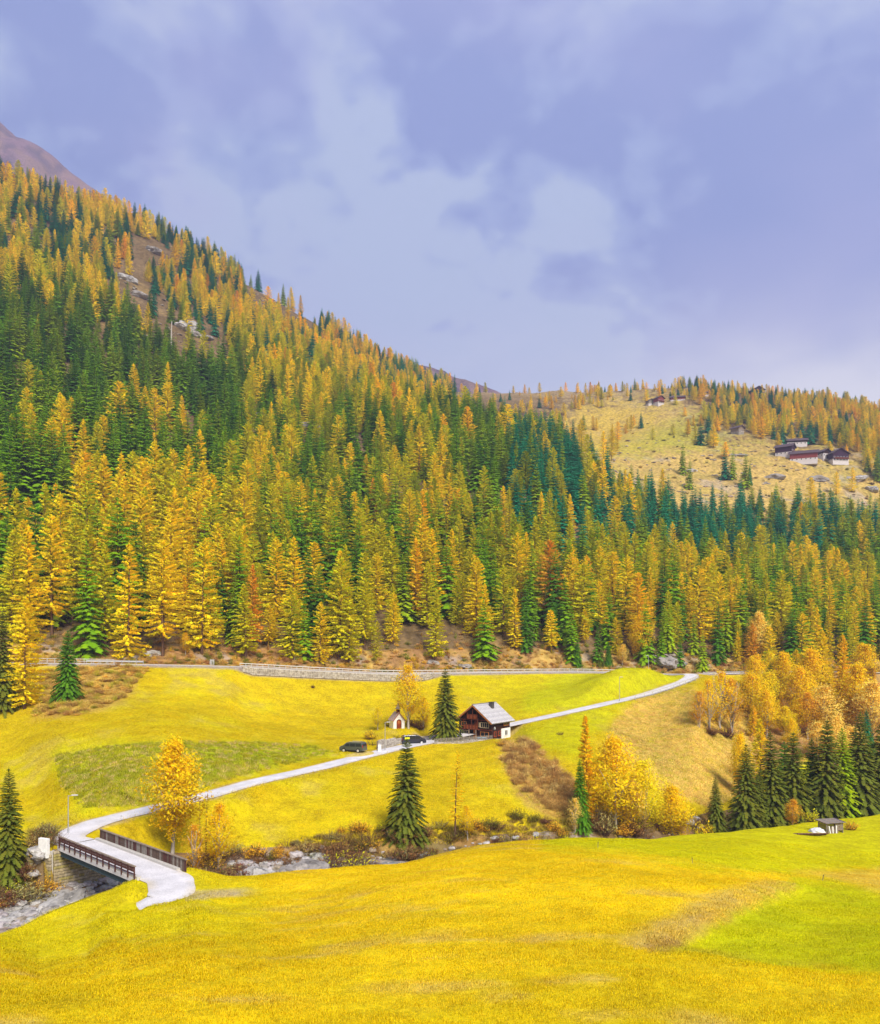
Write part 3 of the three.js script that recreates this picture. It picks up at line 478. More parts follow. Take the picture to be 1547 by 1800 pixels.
// larch of height 1: airy tufts along upswept boughs, softer outline
function larch({ seed, R = 0.16, whorls = 30, boughs = 6, tufts = 7, base = 0.14, round = 0.62, ragged = 0.4, size = 0.016, bare = 0 }) {
  const r = rng(seed), s = new Soup(), br = [0.32, 0.2, 0.12];
  const total = Math.round(whorls * boughs * 0.78);
  for (let w = 0; w < total; w++) {
    { const t = Math.pow((w + r()) / total, 1.12), prof = Math.pow(1 - t, round) * (0.62 + 0.38 * smooth(0, 0.22, t)) * (1 + 0.12 * Math.sin(t * 23 + seed)), full = R * (prof * 0.97 + 0.03);
      if (r() < bare) continue;
      const a = w * 2.39996 + (r() - 0.5) * 1.2, L = full * (1 - ragged + Math.sqrt(r()) * ragged * 1.4), yb = base + (1 - base) * t * 0.97, y0 = yb, ca = Math.cos(a), sa = Math.sin(a), lift = lerp(-0.12, 0.5, t) + (r() - 0.5) * 0.3, k = tone(r, 0.22, 0.1);
      const pt = (q) => [ca * L * q, yb + L * (lift * q - 0.28 * q * q + 0.2 * q * q * q), sa * L * q];
      if (w % 2 === 0) s.tri([0, y0 + 0.003, 0], pt(0.85), [0, y0 - 0.003, 0], br);
      for (let j = 0; j < tufts; j++) {
        const q = 0.1 + 0.92 * Math.pow((j + r() * 0.9) / tufts, 0.85), p = pt(q);
        for (let m = 0; m < 2; m++) {
          const z = size * (0.6 + r() * 0.8) * (1.1 - t * 0.35), e = [(r() - 0.5) * 0.6 * z + p[0], (r() - 0.6) * 0.5 * z + p[1], (r() - 0.5) * 0.6 * z + p[2]], f = a + (r() - 0.5) * 2.4, g = f + 1.7 + r();
          s.tri([e[0] + Math.cos(f) * z, e[1] + (r() - 0.55) * z, e[2] + Math.sin(f) * z], [e[0] + Math.cos(g) * z * 0.8, e[1] + (r() - 0.3) * z, e[2] + Math.sin(g) * z * 0.8], [e[0] - Math.cos(f) * z * 0.5, e[1] - (r() * 0.7) * z, e[2] - Math.sin(f) * z * 0.5], k);
        }
      }
    }
  }
  for (let k = 0; k < 6; k++) { const a = k * 1.05, z = 0.010; s.tri([Math.cos(a) * z, 0.93 + r() * 0.02, Math.sin(a) * z], [0, 1, 0], [Math.cos(a + 1.2) * z, 0.93, Math.sin(a + 1.2) * z], tone(r)); }
  return { crown: s.geo((x, y, z) => [x, R * 0.55, z], 0.7), trunk: taper(r, 0.86, 0.0125, 0.001, 0.015), kind: 'larch' };
}
// broadleaf of height 1: forked limbs carrying clouds of leaves
function broadleaf({ seed, R = 0.28, base = 0.12, lobes = 9, leaves = 1500, size = 0.02, tall = 0.5, loose = 0.35, stems = 1, trunkR = 0.016, limbs = 8 }) {
  const r = rng(seed), s = new Soup(), wood = [], lob = [];
  for (let i = 0; i < lobes; i++) { const t = (i + 0.5) / lobes, a = i * 2.4 + r(), y = base + (1 - base) * (0.12 + 0.78 * t), rad = R * Math.sin(Math.PI * clamp(0.18 + t * 0.72)) ; lob.push([Math.cos(a) * rad * 0.55, y, Math.sin(a) * rad * 0.55, rad * (0.5 + r() * 0.3) + 0.03, (1 - base) * 0.16 * (0.8 + r() * 0.6) * (0.6 + tall)]); }
  lob.push([0, 1 - 0.08, 0, R * 0.3, 0.08]);
  const per = Math.round(leaves / lob.length);
  for (const [x, y, z, rx, ry] of lob) for (let i = 0; i < per; i++) {
    const a = r() * 6.28, q = Math.acos(r() * 2 - 1), m = Math.pow(r(), loose), p = [x + rx * m * Math.sin(q) * Math.cos(a), y + ry * m * Math.cos(q), z + rx * m * Math.sin(q) * Math.sin(a)], l = size * (0.6 + r() * 0.8), f = r() * 6.28, u = (r() - 0.5) * 1.6, k = tone(r, 0.22, 0.14), cf = Math.cos(f), sf = Math.sin(f);
    s.tri([p[0] + cf * l, p[1] + u * l, p[2] + sf * l], [p[0] - sf * l * 0.7, p[1] + (r() - 0.5) * l, p[2] + cf * l * 0.7], [p[0] - cf * l * 0.7, p[1] - u * l * 0.8, p[2] - sf * l * 0.7], k);
  }
  for (let m = 0; m < stems; m++) {
    const g = taper(r, 0.9, trunkR / Math.sqrt(stems), 0.003, 0.05), a = r() * 6.28, o = stems > 1 ? 0.02 : 0; if (stems > 1) g.applyMatrix4(new THREE.Matrix4().makeRotationFromEuler(new THREE.Euler(Math.cos(a) * 0.12, 0, Math.sin(a) * 0.12))); wood.push(g.translate(Math.cos(a) * o, 0, Math.sin(a) * o));
    for (let i = 0; i < limbs; i++) { const b = lob[i % lob.length], y0 = Math.max(0.1, b[1] - 0.16 - r() * 0.1); wood.push(flat(rod(V(0, y0, 0), V(b[0] * 1.3, b[1] + b[4] * 0.5, b[2] * 1.3), 0.006, 0.002, 4))); }
  }
  return { crown: s.geo((x, y, z) => [x, (y - (1 + base) / 2) * 0.7 + R * 0.25, z], 0.7), trunk: mergeGeometries(wood.map((g) => { g.deleteAttribute('color'); return g; })), kind: 'broadleaf' };
}
// low thicket of height 1, as wide as R
function shrub({ seed, R = 0.9, twigs = 60, leaves = 700, size = 0.07 }) {
  const r = rng(seed), s = new Soup(), w = new Soup(), tw = [0.9, 0.8, 0.75], tips = [];
  for (let i = 0; i < twigs; i++) { const a = r() * 6.28, m = Math.sqrt(r()), q = [Math.cos(a) * R * 0.35 * m, 0, Math.sin(a) * R * 0.35 * m], h = (0.5 + r() * 0.5) * (1 - 0.45 * m * m), e = [Math.cos(a) * R * m * (0.8 + r() * 0.3), h, Math.sin(a) * R * m * (0.8 + r() * 0.3)]; stick(w, q, e, 0.012, 0.004, tw); tips.push([q, e]); }
  for (let i = 0; i < leaves; i++) { const [q, e] = tips[i % twigs], t = 0.25 + 0.8 * r(), l = size * (0.5 + r()), f = r() * 6.28, p = [lerp(q[0], e[0], t) + (r() - 0.5) * 0.2, lerp(q[1], e[1], t) + (r() - 0.5) * 0.16 + 0.03, lerp(q[2], e[2], t) + (r() - 0.5) * 0.2], u = (r() - 0.5) * 1.8; s.tri([p[0] + Math.cos(f) * l, p[1] + u * l, p[2] + Math.sin(f) * l], [p[0] - Math.sin(f) * l * 0.6, p[1], p[2] + Math.cos(f) * l * 0.6], [p[0] - Math.cos(f) * l, p[1] - u * l * 0.6, p[2] - Math.sin(f) * l], tone(r, 0.3, 0.16)); }
  return { crown: s.geo((x, y, z) => [x, y * 0.6 + 0.3, z], 0.6), trunk: w.geo(), kind: 'shrub' };
}
function leafMat(c, through = 0.25) { return new THREE.MeshPhysicalMaterial({ color: new THREE.Color().setRGB(...c), vertexColors: true, roughness: 1, specularIntensity: 0.0, side: THREE.DoubleSide, transmission: through, thickness: 0 }); }
const L = {
  gold: leafMat([0.90, 0.71, 0.010]), amber: leafMat([0.92, 0.63, 0.012]), olive: leafMat([0.70, 0.64, 0.010]), limey: leafMat([0.44, 0.48, 0.010]), rusty: leafMat([0.82, 0.46, 0.03]),
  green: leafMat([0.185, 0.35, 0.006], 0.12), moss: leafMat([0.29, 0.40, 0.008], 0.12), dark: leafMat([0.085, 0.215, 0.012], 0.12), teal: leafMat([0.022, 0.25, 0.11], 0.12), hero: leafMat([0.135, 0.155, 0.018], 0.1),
  yellow: leafMat([0.92, 0.66, 0.010]), lemon: leafMat([0.92, 0.76, 0.014]), peach: leafMat([0.95, 0.70, 0.13]), brown: leafMat([0.30, 0.15, 0.05]), wine: leafMat([0.22, 0.09, 0.05]), hay: leafMat([0.55, 0.40, 0.12]), willow: leafMat([0.42, 0.36, 0.12]), shrubGreen: leafMat([0.22, 0.2, 0.02]),
};
const SPRUCE = [1, 2, 3, 4, 5].map((k) => spruce({ seed: 100 + k, R: [0, 0.19, 0.215, 0.17, 0.235, 0.2][k], whorls: 27, boughs: 8, sprays: 8, span: 0.17, twig: 0.34, base: 0.04 + k * 0.012, ragged: 0.22 + k * 0.03 }));
const LARCH = [1, 2, 3, 4, 5, 6].map((k) => larch({ seed: 200 + k, R: [0, 0.2, 0.225, 0.18, 0.245, 0.2, 0.185][k], whorls: 28, boughs: 7, tufts: 16, base: [0, 0.05, 0.09, 0.12, 0.06, 0.2, 0.07][k], round: [0, 0.7, 0.6, 0.75, 0.55, 0.5, 0.8][k] }));
const barkOf = { spruce: M.spruceBark, larch: M.larchBark, broadleaf: M.birchBark };
function plant(name, model, leaf, bark, pos, height, width, turn, label, category, group) {
  const t = thing(name, label, category, [pos.x, pos.y - height * 0.006, pos.z], turn, group); t.scale.set(height * width, height, height * width); t.rotation.order = 'YXZ'; t.rotation.z = (hash(Math.round(pos.x * 10), Math.round(pos.z * 10), 3) - 0.5) * 0.07;
  const a = new THREE.Mesh(model.trunk, bark), b = new THREE.Mesh(model.crown, leaf); a.name = model.kind === 'shrub' ? 'stem' : 'trunk'; b.name = model.kind === 'shrub' ? 'foliage' : 'crown';
  a.castShadow = b.castShadow = a.receiveShadow = b.receiveShadow = true; t.add(a, b); return t;
}

// ───────────────────────── the forest on the mountainside ─────────────────────────
const clearings = [AREA.village.map(([a, b]) => [a, b < 900 ? b : Math.min(b, 905 + (a > 1300 ? 12 : 0))]),
  [[192, 462], [238, 470], [300, 538], [345, 560], [402, 578], [398, 668], [330, 658], [262, 606], [212, 545]], [[225, 420], [305, 438], [300, 482], [235, 470]], [[430, 495], [570, 556], [555, 600], [420, 545]],
  [[95, 1180], [255, 1182], [330, 1168], [300, 1140], [205, 1125], [100, 1118]]];
{
  const r = rng(4242), sites = [];
  for (let d = 198; d < 1075; d += d < 330 ? 5.6 : d < 520 ? 6.2 : d < 760 ? 7.4 : 9) {
    const step = d < 330 ? 5.8 : d < 520 ? 6.8 : d < 760 ? 8 : 9, x0 = (-150 - CX) / F * d, x1 = (1700 - CX) / F * d;
    for (let x = x0; x < x1; x += step) {
      const X = x + (r() - 0.5) * step * 0.85, D = d + (r() - 0.5) * step * 0.9, pick = r(), pick2 = r(), pick3 = r(), pick4 = r(), u = colOf(X, D), hd = hwy.d(clamp(u, -400, 1900));
      const first = 8 + 1 * smooth(300, 450, u) + 1.5 * smooth(600, 700, u) * smooth(960, 900, u);
      if (D < hd + first - 3 + pick4 * 3) continue;
      const h = baseHeight(X, D), py = YH - F * h / D;
      if (D > skyline.d(clamp(u, -300, 1850)) + 12) continue;
      let keep = 0.93;
      const glade = edge(clearings[0], u, py) + fbm2(X / 28, D / 28, 3, 330) * 22;
      if (glade > -14) keep = 0.9 * Math.pow(clamp(1 - (glade + 14) / 24), 2) + 0.012;
      else if (clearings.some((c, i) => i && inside(c, u, py))) keep = 0.05;
      else if (u > 790 && u < 1010 && py < 748 && D > 600) keep = 0.42;
      if (u > 800 && D > 930) keep *= u < 1190 ? 0.35 : 0.7;
      else if (py > 1120 && u < 350) keep = 0.45;
      else if (fbm2(X / 30, D / 30, 3, 300) < -0.42) keep = 0.35;
      if (pick > keep) continue;
      // which species where
      let p = 0.42;
      if (D > 640 && u > 800) p = 0.78 - 0.5 * smooth(1150, 1230, u) * smooth(1420, 1250, u) * smooth(705, 690, py) - (u > 1480 ? 0.15 : 0);
      else if (u < 470 && py > 930) p = 0.6;
      else if (u < 430 && py > 545 + u * 0.3) p = 0.1;
      else if (u < 460) p = 0.5;
      else if (u > 830 && py < 1010) p = 0.1 + 0.16 * smooth(1300, 1500, u);
      else if (u > 830) p = 0.45;
      else p = 0.53 - 0.1 * smooth(650, 850, u);
      p += fbm2(X / 42, D / 42, 3, 310) * 0.55;
      const isLarch = pick2 < p, z = Math.pow(pick3, 0.8);
      let H = isLarch ? lerp(14, 28, z) : lerp(13, 28, z);
      if (D > 640 && u > 800) H *= 0.8 - 0.22 * smooth(700, 1000, D);
      if (pick4 < 0.16) H *= 0.62;
      if (D < hd + 24) H *= 0.62 + 0.4 * pick4;
      if (u < 500 && D < 360) H *= 1.2 - 0.2 * smooth(330, 500, u);
      if (D > 300) H *= 0.93;
      if (u > 1000 && D < 420) H *= 0.92;
      sites.push({ X, D, u, py, H, isLarch, q: pick4, z, W: (0.84 + r() * 0.36) * (D > 640 && u > 800 ? 1.25 : 1), turn: r() * 6.28, v: Math.floor(r() * 60), k: r(), x: r(), view: u > -12 && u < 1560 ? H / D : 0 });
    }
  }
  const anchor = [[25, 'at the left edge'], [60, 'over the roadside larch'], [110, 'over the roadside spruce'], [150, 'over the left fence'], [200, 'over the left guardrail'], [260, 'left of the yellow birch'], [320, 'over the yellow birch'], [370, 'over the grey roadside box'], [420, 'right of the roadside box'], [470, 'over the guardrail end'], [520, 'over the wall\'s left end'], [570, 'over the stone wall'], [620, 'over the grey van'], [670, 'left of the chapel'], [715, 'over the chapel'], [760, 'right of the chapel'], [805, 'over the house spruce'], [850, 'over the farmhouse gable'], [905, 'over the farmhouse roof'], [960, 'right of the farmhouse'], [1010, 'left of the orange larch'], [1060, 'over the orange larch'], [1110, 'over the meadow lamp'], [1160, 'over the rock cutting'], [1210, 'left of the lane bend'], [1260, 'over the lane bend'], [1320, 'right of the lane bend'], [1390, 'over the streamside spruces'], [1460, 'over the wooden shed'], [1700, 'at the right edge']];
  const where = (s) => { const dd = s.D - hwy.d(clamp(s.u, -400, 1900)); const row = dd < 21 ? 'in the forest\'s front row' : dd < 27 ? 'in the second row' : dd < 34 ? 'in the third row' : dd < 44 ? 'low in the forest' : dd < 56 ? 'above the lowest rows' : dd < 72 ? 'on the lower slope' : dd < 95 ? 'below mid slope' : dd < 130 ? 'on the mid slope' : dd < 220 ? 'above mid slope' : 'high on the slope'; return row + ' ' + anchor.find((a) => s.u < a[0])[1]; };
  const size = (s) => (s.H > 26 ? 'lofty ' : s.H > 22.5 ? 'tall ' : s.H > 18 ? 'middling ' : s.H > 14 ? 'small ' : 'tiny ');
  for (const s of sites) {
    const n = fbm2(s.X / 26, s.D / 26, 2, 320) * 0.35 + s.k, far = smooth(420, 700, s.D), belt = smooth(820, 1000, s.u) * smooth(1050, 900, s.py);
    if (s.isLarch) {
      s.tone = n < 0.38 ? 'olive' : n < 0.98 ? 'gold' : 'amber'; if (s.k > 0.985) s.tone = 'rusty';
      if (s.u > 420 && s.py < 1060 && s.D < 560 && s.x < 0.45) s.tone = s.x < 0.2 ? 'limey' : 'olive';
      if (s.py < 480 || s.D > 620) s.tone = s.k < 0.22 ? 'olive' : s.k < 0.72 ? 'gold' : s.k < 0.97 ? 'amber' : 'rusty';
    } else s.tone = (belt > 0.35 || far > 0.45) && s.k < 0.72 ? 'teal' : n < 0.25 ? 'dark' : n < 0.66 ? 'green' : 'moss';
  }
  const word = { gold: 'golden yellow', amber: 'bright orange', olive: 'olive yellow', limey: 'yellow green', rusty: 'rusty orange', green: 'mid green', moss: 'mossy light green', dark: 'dark green', teal: 'bluish green' };
  for (const kind of [true, false]) {
    const all = sites.filter((s) => s.isLarch === kind).sort((a, b) => b.view - a.view), models = kind ? LARCH : SPRUCE, name = kind ? 'larch' : 'spruce';
    for (const s of all.slice(0, 300)) {
      const shape = s.W > 1.06 ? 'broad ' : s.W < 0.93 ? 'slim ' : '', label = size(s) + shape + word[s.tone] + ' ' + name + ' ' + where(s);
      plant(name + '_tree', models[s.v % models.length], L[s.tone], barkOf[name], V(s.X, ground(s.X, s.D) - 0.2, -s.D), s.H, s.W, s.turn, label, name, 'individual ' + name + ' trees of the hillside forest');
    }
    const rest = new THREE.Group(); rest.name = name + '_forest'; tag(rest, kind ? 'mass of small golden larches covering the mountainside up to the ridge' : 'mass of small dark green spruces covering the mountainside up to the ridge', name + ' forest', null, 'stuff'); scene.add(rest);
    models.forEach((m, vi) => {
      const mine = all.slice(300).filter((s) => s.v % models.length === vi); if (!mine.length) return;
      const tk = flat(m.trunk.clone()), n = tk.attributes.position.count, c = new Float32Array(n * 3); for (let i = 0; i < n; i++) c.set(kind ? [0.35, 0.3, 0.3] : [0.9, 0.5, 0.9], i * 3); tk.setAttribute('color', new THREE.BufferAttribute(c, 3)); tk.deleteAttribute('uv');
      const inst = new THREE.InstancedMesh(mergeGeometries([tk, m.crown]), leafMat([1, 1, 1], kind ? 0.25 : 0.1), mine.length), M4 = new THREE.Matrix4(), q = new THREE.Quaternion(), col = new THREE.Color();
      mine.forEach((s, i) => { q.setFromEuler(new THREE.Euler((s.x - 0.5) * 0.08, s.turn, (s.k - 0.5) * 0.08)); M4.compose(V(s.X, ground(s.X, s.D) - 0.3, -s.D), q, V(s.H * s.W, s.H, s.H * s.W)); inst.setMatrixAt(i, M4); const b = L[s.tone].color, k = 0.85 + s.x * 0.3; inst.setColorAt(i, col.setRGB(b.r * k, b.g * k, b.b * k)); });
      inst.name = 'tree_stand'; inst.castShadow = inst.receiveShadow = true; rest.add(inst);
    });
    console.log(name, all.length);
  }
}

// ───────────────────────── the bridge ─────────────────────────
const turnOf = (dir) => Math.atan2(-dir.z, dir.x);
const stoneShapes = (() => { const out = []; for (let k = 0; k < 6; k++) { const r = rng(900 + k), g = new RoundedBoxGeometry(1, 1, 1, 1, 0.09), p = g.attributes.position; for (let i = 0; i < p.count; i++) p.setXYZ(i, p.getX(i) + noise3(p.getX(i) * 2.3, p.getY(i) * 2.3, p.getZ(i) * 2.3 + k * 7, 5) * 0.05, p.getY(i) + (r() - 0.5) * 0.01, p.getZ(i) + noise3(p.getX(i) * 3, p.getY(i) * 3, k * 9, 6) * 0.06); g.computeVertexNormals(); out.push(uvMetres(flat(g))); } return out; })();
const stoneMats = [[0.6, 0.49, 0.29], [0.66, 0.56, 0.38], [0.5, 0.41, 0.24], [0.52, 0.44, 0.16]].map((c) => mat(c, { map: T.rock, bump: 0.02 }));
function stoneFace(parent, r, o, along, width, tall, rowH, out) {       // single stones laid in courses: origin (top left), unit direction along, outward normal
  for (let y = 0; y < tall; y += rowH) for (let x = -r() * 0.4; x < width;) {
    const w = 0.45 + r() * 0.5, a = Math.max(0, x), b = Math.min(width, x + w); x += w; if (b - a < 0.12) continue;
    const m = new THREE.Mesh(stoneShapes[Math.floor(r() * 6)], stoneMats[Math.floor(r() * 4)]), c = o.clone().addScaledVector(along, (a + b) / 2).addScaledVector(out, 0.04 + r() * 0.05); c.y -= y + rowH / 2;
    m.name = 'stone'; m.position.copy(c); m.rotation.y = Math.atan2(-along.z, along.x); m.scale.set(b - a - 0.02, rowH - 0.02, 0.34); m.castShadow = m.receiveShadow = true; parent.add(m);
  }
}
{
  const Lb = BRIDGE.len, r = rng(77), t = thing('bridge', 'short road bridge with red brown board railing and stone abutment over the stream', 'bridge', bp(0, 0, 0).toArray(), turnOf(BRIDGE.dir));
  part('deck', [bx(Lb / 2, -0.2, 0, Lb + 0.8, 0.44, 4.5)], M.deck, t);
  part('kerb', [bx(Lb / 2, 0.13, 2.02, Lb + 0.4, 0.22, 0.4)], M.concrete, t); part('kerb', [bx(Lb / 2, 0.13, -2.02, Lb + 0.4, 0.22, 0.4)], M.concrete, t);
  const teal = mat([0.05, 0.08, 0.09], { rough: 0.6, map: T.plaster });
  for (const z of [1.95, -1.95]) part('girder', [bx(Lb / 2, -0.72, z, Lb, 0.56, 0.12), bx(Lb / 2, -0.45, z, Lb, 0.05, 0.34), bx(Lb / 2, -1.0, z, Lb, 0.05, 0.34)], teal, t);
  const n = 13;
  for (let i = 0; i <= n; i++) part('post', [bx(0.2 + (Lb - 0.4) * i / n, 0.55, 2.3, 0.11, 1.3, 0.11)], M.railWood, t);
  for (let i = 0; i < n; i++) { const w = (Lb - 0.4) / n, x = 0.2 + w * (i + 0.5); for (let k = 0; k < 2; k++) part('board', [rbx(x, 0.76 + k * 0.25, 2.36, w - 0.14, 0.23, 0.045, 0.012)], M.railWood, t); }
  part('rail', [bx(Lb / 2, 1.2, 2.3, Lb, 0.07, 0.2)], M.oldWood, t); part('rail', [bx(Lb / 2, 0.42, 2.3, Lb, 0.07, 0.06)], M.railWood, t);
  const m = 50, s0 = 0.1, w = (Lb + 1.2) / m;
  for (let i = 0; i < m; i++) part('parapet_board', [rbx(s0 + w * (i + 0.5), 0.6 + (r() - 0.5) * 0.03, -2.25 + (r() - 0.5) * 0.015, w - 0.025, 1.16, 0.05, 0.012)], [M.parapetWood, M.greyWood, M.railWood, M.parapetWood][Math.floor(r() * 4)], t);
  part('cap', [bx(s0 + (Lb + 1.2) / 2, 1.24, -2.25, Lb + 1.3, 0.08, 0.26)], M.oldWood, t);
  part('abutment', [bx(-1.95, -2.8, 0, 3.3, 4.8, 5)], M.brownRock, t);
  stoneFace(t, r, V(-0.3, -0.45, 2.75), V(0, 0, -1), 5.5, 4.8, 0.33, V(1, 0, 0));
  const wd = V(-0.88, 0, 0.475); part('wing_wall', [beam(V(-0.45, -2.75, 2.55), V(-0.45 + wd.x * 3.4, -2.75, 2.55 + wd.z * 3.4), 0.5, 4.6)], M.concrete, t);
  stoneFace(t, r, V(-0.45 + wd.x * 3.4, -0.8, 2.8 + wd.z * 3.4), wd.clone().negate(), 3.4, 4.3, 0.36, V(0.475, 0, 0.88));
  part('abutment', [bx(Lb + 1.3, -2.4, 0, 2.6, 4, 5)], M.brownRock, t);
  part('end_block', [rbx(-1.1, -0.1, 3.4, 1.3, 2.1, 0.4, 0.03, 0.35)], M.white, t);
}

// ───────────────────────── farmhouse ─────────────────────────
// a wall of the house as a frame: origin, direction along, outward normal → helper that lays boxes on it
function boards(r, x0, x1, y0, y1, z, step, depth, top) { const out = []; for (let x = x0; x < x1 - 0.02; x += step) { const w = Math.min(step, x1 - x) - 0.015, cx = x + w / 2, yt = top ? top(cx) : y1; if (yt > y0 + 0.1) out.push(bx(cx, (y0 + yt) / 2, z + (r() - 0.5) * 0.02, w, yt - y0, depth)); } return out; }
function logs(x0, x1, y0, y1, z, depth, step = 0.24) { const out = []; for (let y = y0; y < y1 - 0.02; y += step) { const h = Math.min(step, y1 - y); out.push(bx((x0 + x1) / 2, y + h / 2, z + ((Math.round(y / step) % 2) - 0.5) * 0.03, x1 - x0, h - 0.02, depth)); } return out; }
function windowPart(parent, x, y, z, w, h, frameMat, nz = 1, mull = 2, label) {         // a window lying on the plane z, looking along nz
  const f = part('window', [bx(x, y + h / 2 + 0.04, z + nz * 0.05, w + 0.18, 0.09, 0.12), bx(x, y - h / 2 - 0.05, z + nz * 0.07, w + 0.24, 0.1, 0.18), bx(x - w / 2 - 0.045, y, z + nz * 0.05, 0.09, h, 0.12), bx(x + w / 2 + 0.045, y, z + nz * 0.05, 0.09, h, 0.12), ...Array.from({ length: mull - 1 }, (_, k) => bx(x - w / 2 + w * (k + 1) / mull, y, z + nz * 0.045, 0.07, h, 0.1))], frameMat, parent);
  for (let k = 0; k < mull; k++) part('pane', [bx(x - w / 2 + w * (k + 0.5) / mull, y, z + nz * 0.02, w / mull - 0.05, h - 0.02, 0.05)], M.glass, f);
  if (label) f.userData.label = label; return f;
}
{
  // local frame: +x to the right along the gable, +z out of the gable towards the viewer, origin at the right front corner
  const r = rng(31), h = thing('farmhouse', 'dark timber farmhouse with pale shingle roof and two balconies beside the lane', 'farmhouse', housePos.toArray(), -0.63);
  const W = 8, Dp = 7.2, E = 4.0, R = 7.05, sl = (R - E) / (W / 2), top = (x) => E + (W / 2 - Math.abs(x + W / 2)) * sl;
  part('wall', [prism([[-W + 0.1, 0], [-0.1, 0], [-0.1, E - 0.1], [-W / 2, R - 0.15], [-W + 0.1, E - 0.1]], Dp - 0.2, -Dp + 0.1)], M.darkWood, h);
  // log courses stand proud on both seen sides, each storey stepping out
  part('log_wall', logs(-W, 0, 0.0, 2.05, 0, 0.16).concat(logs(-W, 0, 2.1, E + 0.02, 0.03, 0.18)), M.darkWood, h);
  part('gable_boarding', boards(r, -W, 0, E + 0.04, R, 0.05, 0.26, 0.12, (x) => top(x) - 0.05), M.darkWood, h);
  part('log_wall', logs(-Dp, 0, 0, E - 0.05, 0, 0.16).map((g) => g.rotateY(-Math.PI / 2)), M.darkWood, h);
  part('floor_beam', [bx(-W / 2, 2.06, 0.08, W + 0.3, 0.16, 0.24)], M.redWood, h); part('floor_beam', [bx(-W / 2, E + 0.02, 0.1, W + 0.2, 0.14, 0.24)], M.redWood, h);
  // plastered rear half of the side wall
  part('plaster_wall', [bx(0.09, 1.05, -Dp + 1.75, 0.26, 2.1, 3.5)], M.white, h).userData.label = 'white plastered rear part of the side wall';
  part('foundation', [bx(-W / 2, -0.5, -Dp / 2, W + 0.1, 1, Dp + 0.1)], M.concrete, h);
  // roof: two planes laid with rows of shingles
  const ang = Math.atan(sl), over = 0.85, half = (W / 2 + over) / Math.cos(ang), len = Dp + 1.9, zc = -Dp / 2 + 0.05;
  for (const s of [1, -1]) {
    const rf = part('roof', [bx(0, -0.1, 0, half, 0.12, len).translate(s * half / 2, 0, 0).rotateZ(-s * ang).translate(-W / 2, R + 0.2, zc)], M.darkRoof, h);
    const rows = 15;
    for (let k = 0; k < rows; k++) { const a = half * (k + 0.5) / rows, list = []; for (let q = 0; q < 6; q++) { const L6 = len / 6; list.push(bx(s * a, 0.0 + 0.012 * (q % 2), -len / 2 + L6 * (q + 0.5), half / rows + 0.06, 0.035, L6 - 0.01, 0, -s * 0.05)); } const m = part('shingle_row', list.map((g) => g.rotateZ(-s * ang).translate(-W / 2, R + 0.21, zc)), k % 3 === 1 ? M.roofWood2 : M.roofWood, rf); m.userData.label = 'pale grey course of shingles'; }
    part('verge_board', [bx(s * half / 2, -0.18, len / 2 + 0.03, half, 0.26, 0.07).rotateZ(-s * ang).translate(-W / 2, R + 0.2, zc)], M.frame, h);
    part('gutter', [bx(s * half, -0.15, 0, 0.12, 0.1, len).rotateZ(-s * ang).translate(-W / 2, R + 0.2, zc)], M.greyWood, h);
  }
  part('ridge_board', [bx(-W / 2, R + 0.27, zc, 0.3, 0.07, len)], M.greyWood, h);
  part('chimney', [bx(-W / 2 + 1.15, R - 0.25, -4.6, 0.8, 1.3, 0.8), bx(-W / 2 + 1.15, R + 0.43, -4.6, 0.98, 0.1, 0.98)], mat([0.12, 0.11, 0.11], { map: T.rock, bump: 0.02 }), h);
  for (let k = 0; k < 7; k++) part('purlin', [bx(-W / 2 + (k - 3) * 1.25, R - Math.abs(k - 3) * 1.25 * sl - 0.12, 0.45, 0.16, 0.2, 0.9)], M.redWood, h);
  // balconies: floor, posts, panelled rail
  const balcony = (x0, x1, y, out) => {
    const b = part('balcony', [bx((x0 + x1) / 2, y, out / 2, x1 - x0, 0.12, out)], M.redWood, h), n = Math.round((x1 - x0) / 0.42);
    part('rail', [bx((x0 + x1) / 2, y + 0.92, out - 0.05, x1 - x0, 0.1, 0.12)], M.redWood, b);
    for (let k = 0; k < n; k++) part('board', [bx(x0 + (x1 - x0) * (k + 0.5) / n, y + 0.48, out - 0.06, (x1 - x0) / n - 0.04, 0.8, 0.04)], k % 2 ? M.redWood : M.balcony, b);
    for (const x of [x0 + 0.06, x1 - 0.06]) { part('bracket', [bx(x, y - 0.2, out * 0.4, 0.12, 0.3, out * 0.8)], M.darkWood, b); }
    for (const x of [x0 + 0.06, x0 + (x1 - x0) * 0.55, x1 - 0.06]) part('post', [bx(x, y + 1.05, out - 0.06, 0.09, 1.9, 0.09)], M.redWood, b);
  };
  balcony(-5.6, -3.0, 4.25, 0.75); balcony(-6.3, -2.7, 2.12, 0.95);
  // openings of the gable
  const open = (x, y, w, hh) => part('opening', [bx(x, y, 0.09, w, hh, 0.08)], M.black, h);
  open(-4.4, 5.3, 2.2, 1.2); part('door', [bx(-3.65, 3.05, 0.15, 0.8, 1.75, 0.08)], M.redWood, h); open(-4.9, 3.0, 1.4, 1.5);
  windowPart(h, -1.5, 3.05, 0.12, 1.9, 0.95, M.paleFrame, 1, 4, 'pale framed row of four panes'); windowPart(h, -1.55, 1.15, 0.1, 1.9, 0.85, M.frame, 1, 2, 'orange framed ground floor window');
  windowPart(h, -6.7, 1.2, 0.1, 2.2, 0.95, M.paleFrame, 1, 4); windowPart(h, -2.35, 5.05, 0.12, 0.6, 0.6, M.redWood, 1, 1); windowPart(h, -6.7, 3.1, 0.12, 1.2, 0.8, M.frame, 1, 2);
